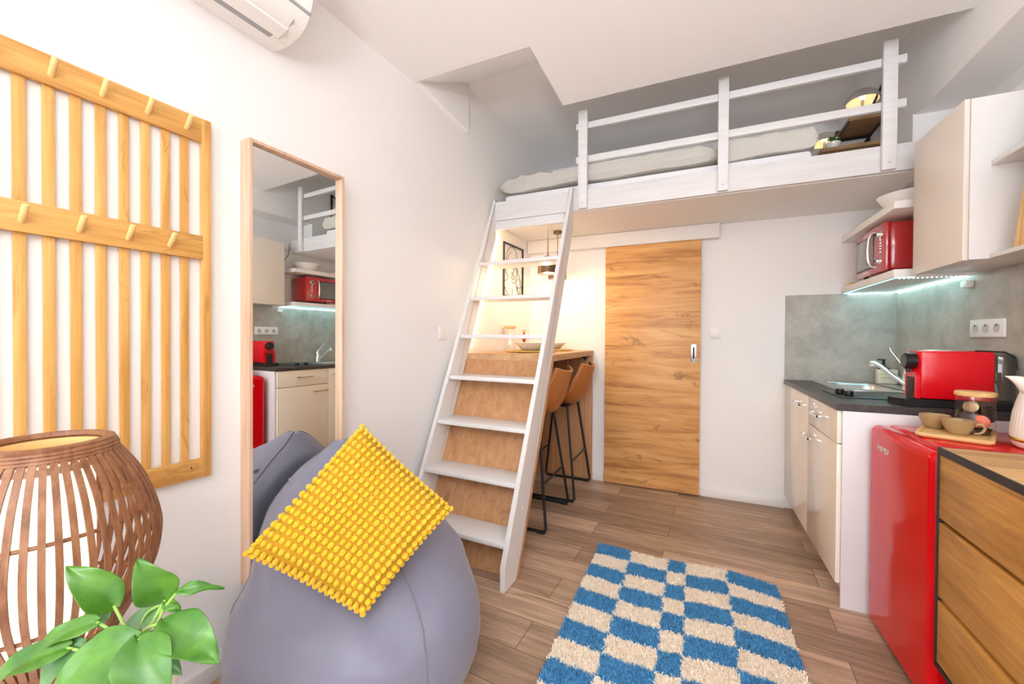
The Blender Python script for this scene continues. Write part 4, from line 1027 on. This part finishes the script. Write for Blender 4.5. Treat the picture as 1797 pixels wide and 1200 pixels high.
for k in range(NR):
    a = 2*pi*(k+.3)/NR; ca, sa = cos(a), sin(a); prev = None
    for i in range(31):
        r, z = rp(i/30); wd = .0052
        ring = [rb.bm.verts.new((lx_+ca*rr_-sa*w_, ly_+sa*rr_+ca*w_, z)) for rr_, w_ in ((r, -wd), (r, wd), (r-.004, wd), (r-.004, -wd))]
        if prev:
            for j in range(4): rb.bm.faces.new([prev[j], prev[(j+1) % 4], ring[(j+1) % 4], ring[j]])
        prev = ring
rb.build('rib_cage', M['rattan'], t)
for z in (.655, .832):
    r = prof_r(z)-.007
    MB().tube([(lx_+r*cos(a), ly_+r*sin(a), z) for a in [2*pi*k/48 for k in range(48)]], .0042, 8, closed=True).build('hoop', M['rattan'], t)
rg = MB()
for k, (dr_, dz_) in enumerate(((.000, 0), (.002, .007), (.002, .014), (.0, .021))):
    r = .109+dr_-.003*k
    rg.tube([(lx_+r*cos(a), ly_+r*sin(a), .972+dz_) for a in [2*pi*j/60 for j in range(60)]], .0055, 8, closed=True)
rg.lathe([(.104, .968), (.086, .990), (.089, .998), (.106, .996)], (lx_, ly_, 0), 60, close=True)
rg.build('top_ring', M['rattan'], t)
MB().lathe([(.084, .548), (.102, .548), (.105, .560), (.101, .572), (.084, .572)], (lx_, ly_, 0), 60, close=True).build('bottom_ring', M['rattan'], t)
MB().lathe([(.090, .965), (.086, .972), (.084, .985), (.088, .985)], (lx_, ly_, 0), 48, close=True).build('inner_ring', M['peg'], t)
MB().lathe([(.074, .575), (.074, .940)], (lx_, ly_, 0), 48, capb=False).build('glowing_shade', M['glow'], t)
MB().lathe([(.0745, .938), (.0745, .953), (.0725, .953), (.0725, .940), (.0005, .940)], (lx_, ly_, 0), 48).build('shade_cap', M['domein'], t)
MB().lathe([(.086, TZ), (.086, TZ+.010), (.082, TZ+.012), (.082, .549), (.086, .552), (.086, .56), (.02, .562), (.02, .575)], (lx_, ly_, 0), 30).build('lamp_base', M['rattan'], t)

# potted pothos
px_, py_ = -.865, .362
pt = thing('pothos_plant', 'green pothos plant with heart-shaped leaves at the lower left', 'plant', (px_, py_, TZ))
MB().lathe([(.046, TZ), (.050, TZ+.004), (.062, TZ+.145), (.064, TZ+.158), (.060, TZ+.158), (.057, TZ+.140), (.0005, TZ+.138)], (px_, py_, 0), 40).build('pot', M['pot_white'], pt)
MB().lathe([(.0565, TZ+.139), (.0575, TZ+.165), (.055, TZ+.168), (.052, TZ+.150), (.0005, TZ+.148)], (px_, py_, 0), 40).build('inner_pot', M['black'], pt)
MB().lathe([(.0515, TZ+.1485), (.03, TZ+.154), (.0005, TZ+.156)], (px_, py_, 0), 24).build('soil', M['soil'], pt)
camp = Vector((0, 0, 1.22))
def leaf(B, T, wd, face=None, m='leaf', droop=.2, fold=.25):
    B = Vector(B); T = Vector(T); ax = (T-B); L = ax.length; ax.normalize()
    n = Vector(face).normalized() if face else Vector((.5, -.35, .8)).normalized()
    n = (n-ax*n.dot(ax)).normalized(); sd = ax.cross(n).normalized()
    def w_(v): # heart-shaped half width
        return wd*.5*min(1, (max(v, 0)/.22))**.55*(1-max(0, (v-.22)/.78)**1.7)**.9*1.0
    def fn(u, v):
        s = (u-.5)*2; ww = w_(v) if v < 1 else 0
        back = -.10*L*(abs(s)**1.5)*max(0, 1-v*4)
        x = v*L+back
        bend = -droop*L*v*v + .06*L*sin(v*pi)
        return B+ax*x+sd*(s*ww)+n*(bend + fold*ww*abs(s)**1.3*1.0 + .004*sin(v*9+s*2)*abs(s))
    return MB().grid(fn, 11, 15).build('leaf', M[m], pt, solid=.0008, subsurf=1)
def stem(*p, r=.0022):
    q = [Vector(v) for v in p]; out = []
    for i in range(len(q)-1):
        a = [q[max(0, min(len(q)-1, i+k))] for k in (-1, 0, 1, 2)]
        for j in range(6):
            f = j/6; out.append(.5*((2*a[1])+(-a[0]+a[2])*f+(2*a[0]-5*a[1]+4*a[2]-a[3])*f*f+(-a[0]+3*a[1]-3*a[2]+a[3])*f**3))
    out.append(q[-1]); MB().tube(out, r, 8).build('stem', M['stem'], pt)
C0 = (px_, py_, TZ+.15); SPL = (-.825, .345, .715)
leaf((-.857, .333, .781), (-.899, .293, .858), .056, (.6, -.2, .5), droop=.15)
leaf((-.781, .367, .793), (-.792, .335, .868), .058, (.75, -.55, .35), droop=.1)
leaf((-.763, .376, .804), (-.716, .417, .806), .022, (.3, -.5, .8), droop=.25)
leaf((-.781, .367, .788), (-.759, .378, .772), .020, (.4, -.6, .5))
leaf((-.757, .357, .768), (-.656, .379, .716), .066, (.5, -.35, .75), droop=-.1)
leaf((-.800, .374, .775), (-.904, .355, .695), .034, (.5, -.6, .5), 'leafdark', .1)
leaf((-.856, .312, .768), (-.935, .262, .735), .036, (.35, -.45, .8), droop=.1)
leaf((-.874, .285, .740), (-.975, .224, .700), .050, (.3, -.4, .85), droop=.1)
leaf((-.773, .327, .755), (-.845, .245, .685), .088, (.45, -.35, .8), droop=.05)
leaf((-.765, .325, .758), (-.672, .308, .690), .074, (.55, -.45, .65), droop=.2)
leaf((-.842, .363, .712), (-.758, .377, .668), .046, (.55, -.55, .6), 'leafdark', .1)
leaf((-.866, .330, .778), (-.885, .320, .735), .022, (.6, -.5, .5), 'leafdark')
leaf((-.86, .300, .74), (-.90, .25, .69), .050, (.4, -.4, .8), 'leafdark')
stem(C0, SPL, (-.857, .333, .781)); stem(C0, (-.80, .352, .74), (-.781, .367, .791)); stem(SPL, (-.79, .36, .765), (-.763, .376, .804))
stem(C0, (-.80, .345, .745), (-.757, .357, .768)); stem(C0, (-.83, .36, .75), (-.800, .374, .775)); stem(C0, SPL, (-.856, .312, .768))
stem(C0, (-.84, .31, .72), (-.874, .285, .740)); stem(C0, (-.80, .34, .74), (-.773, .327, .755)); stem(C0, (-.79, .335, .74), (-.765, .325, .758))
stem(C0, (-.855, .36, .70), (-.842, .363, .712)); stem(C0, (-.85, .33, .73), (-.86, .300, .74)); stem(C0, (-.79, .36, .75), (-.781, .367, .788))
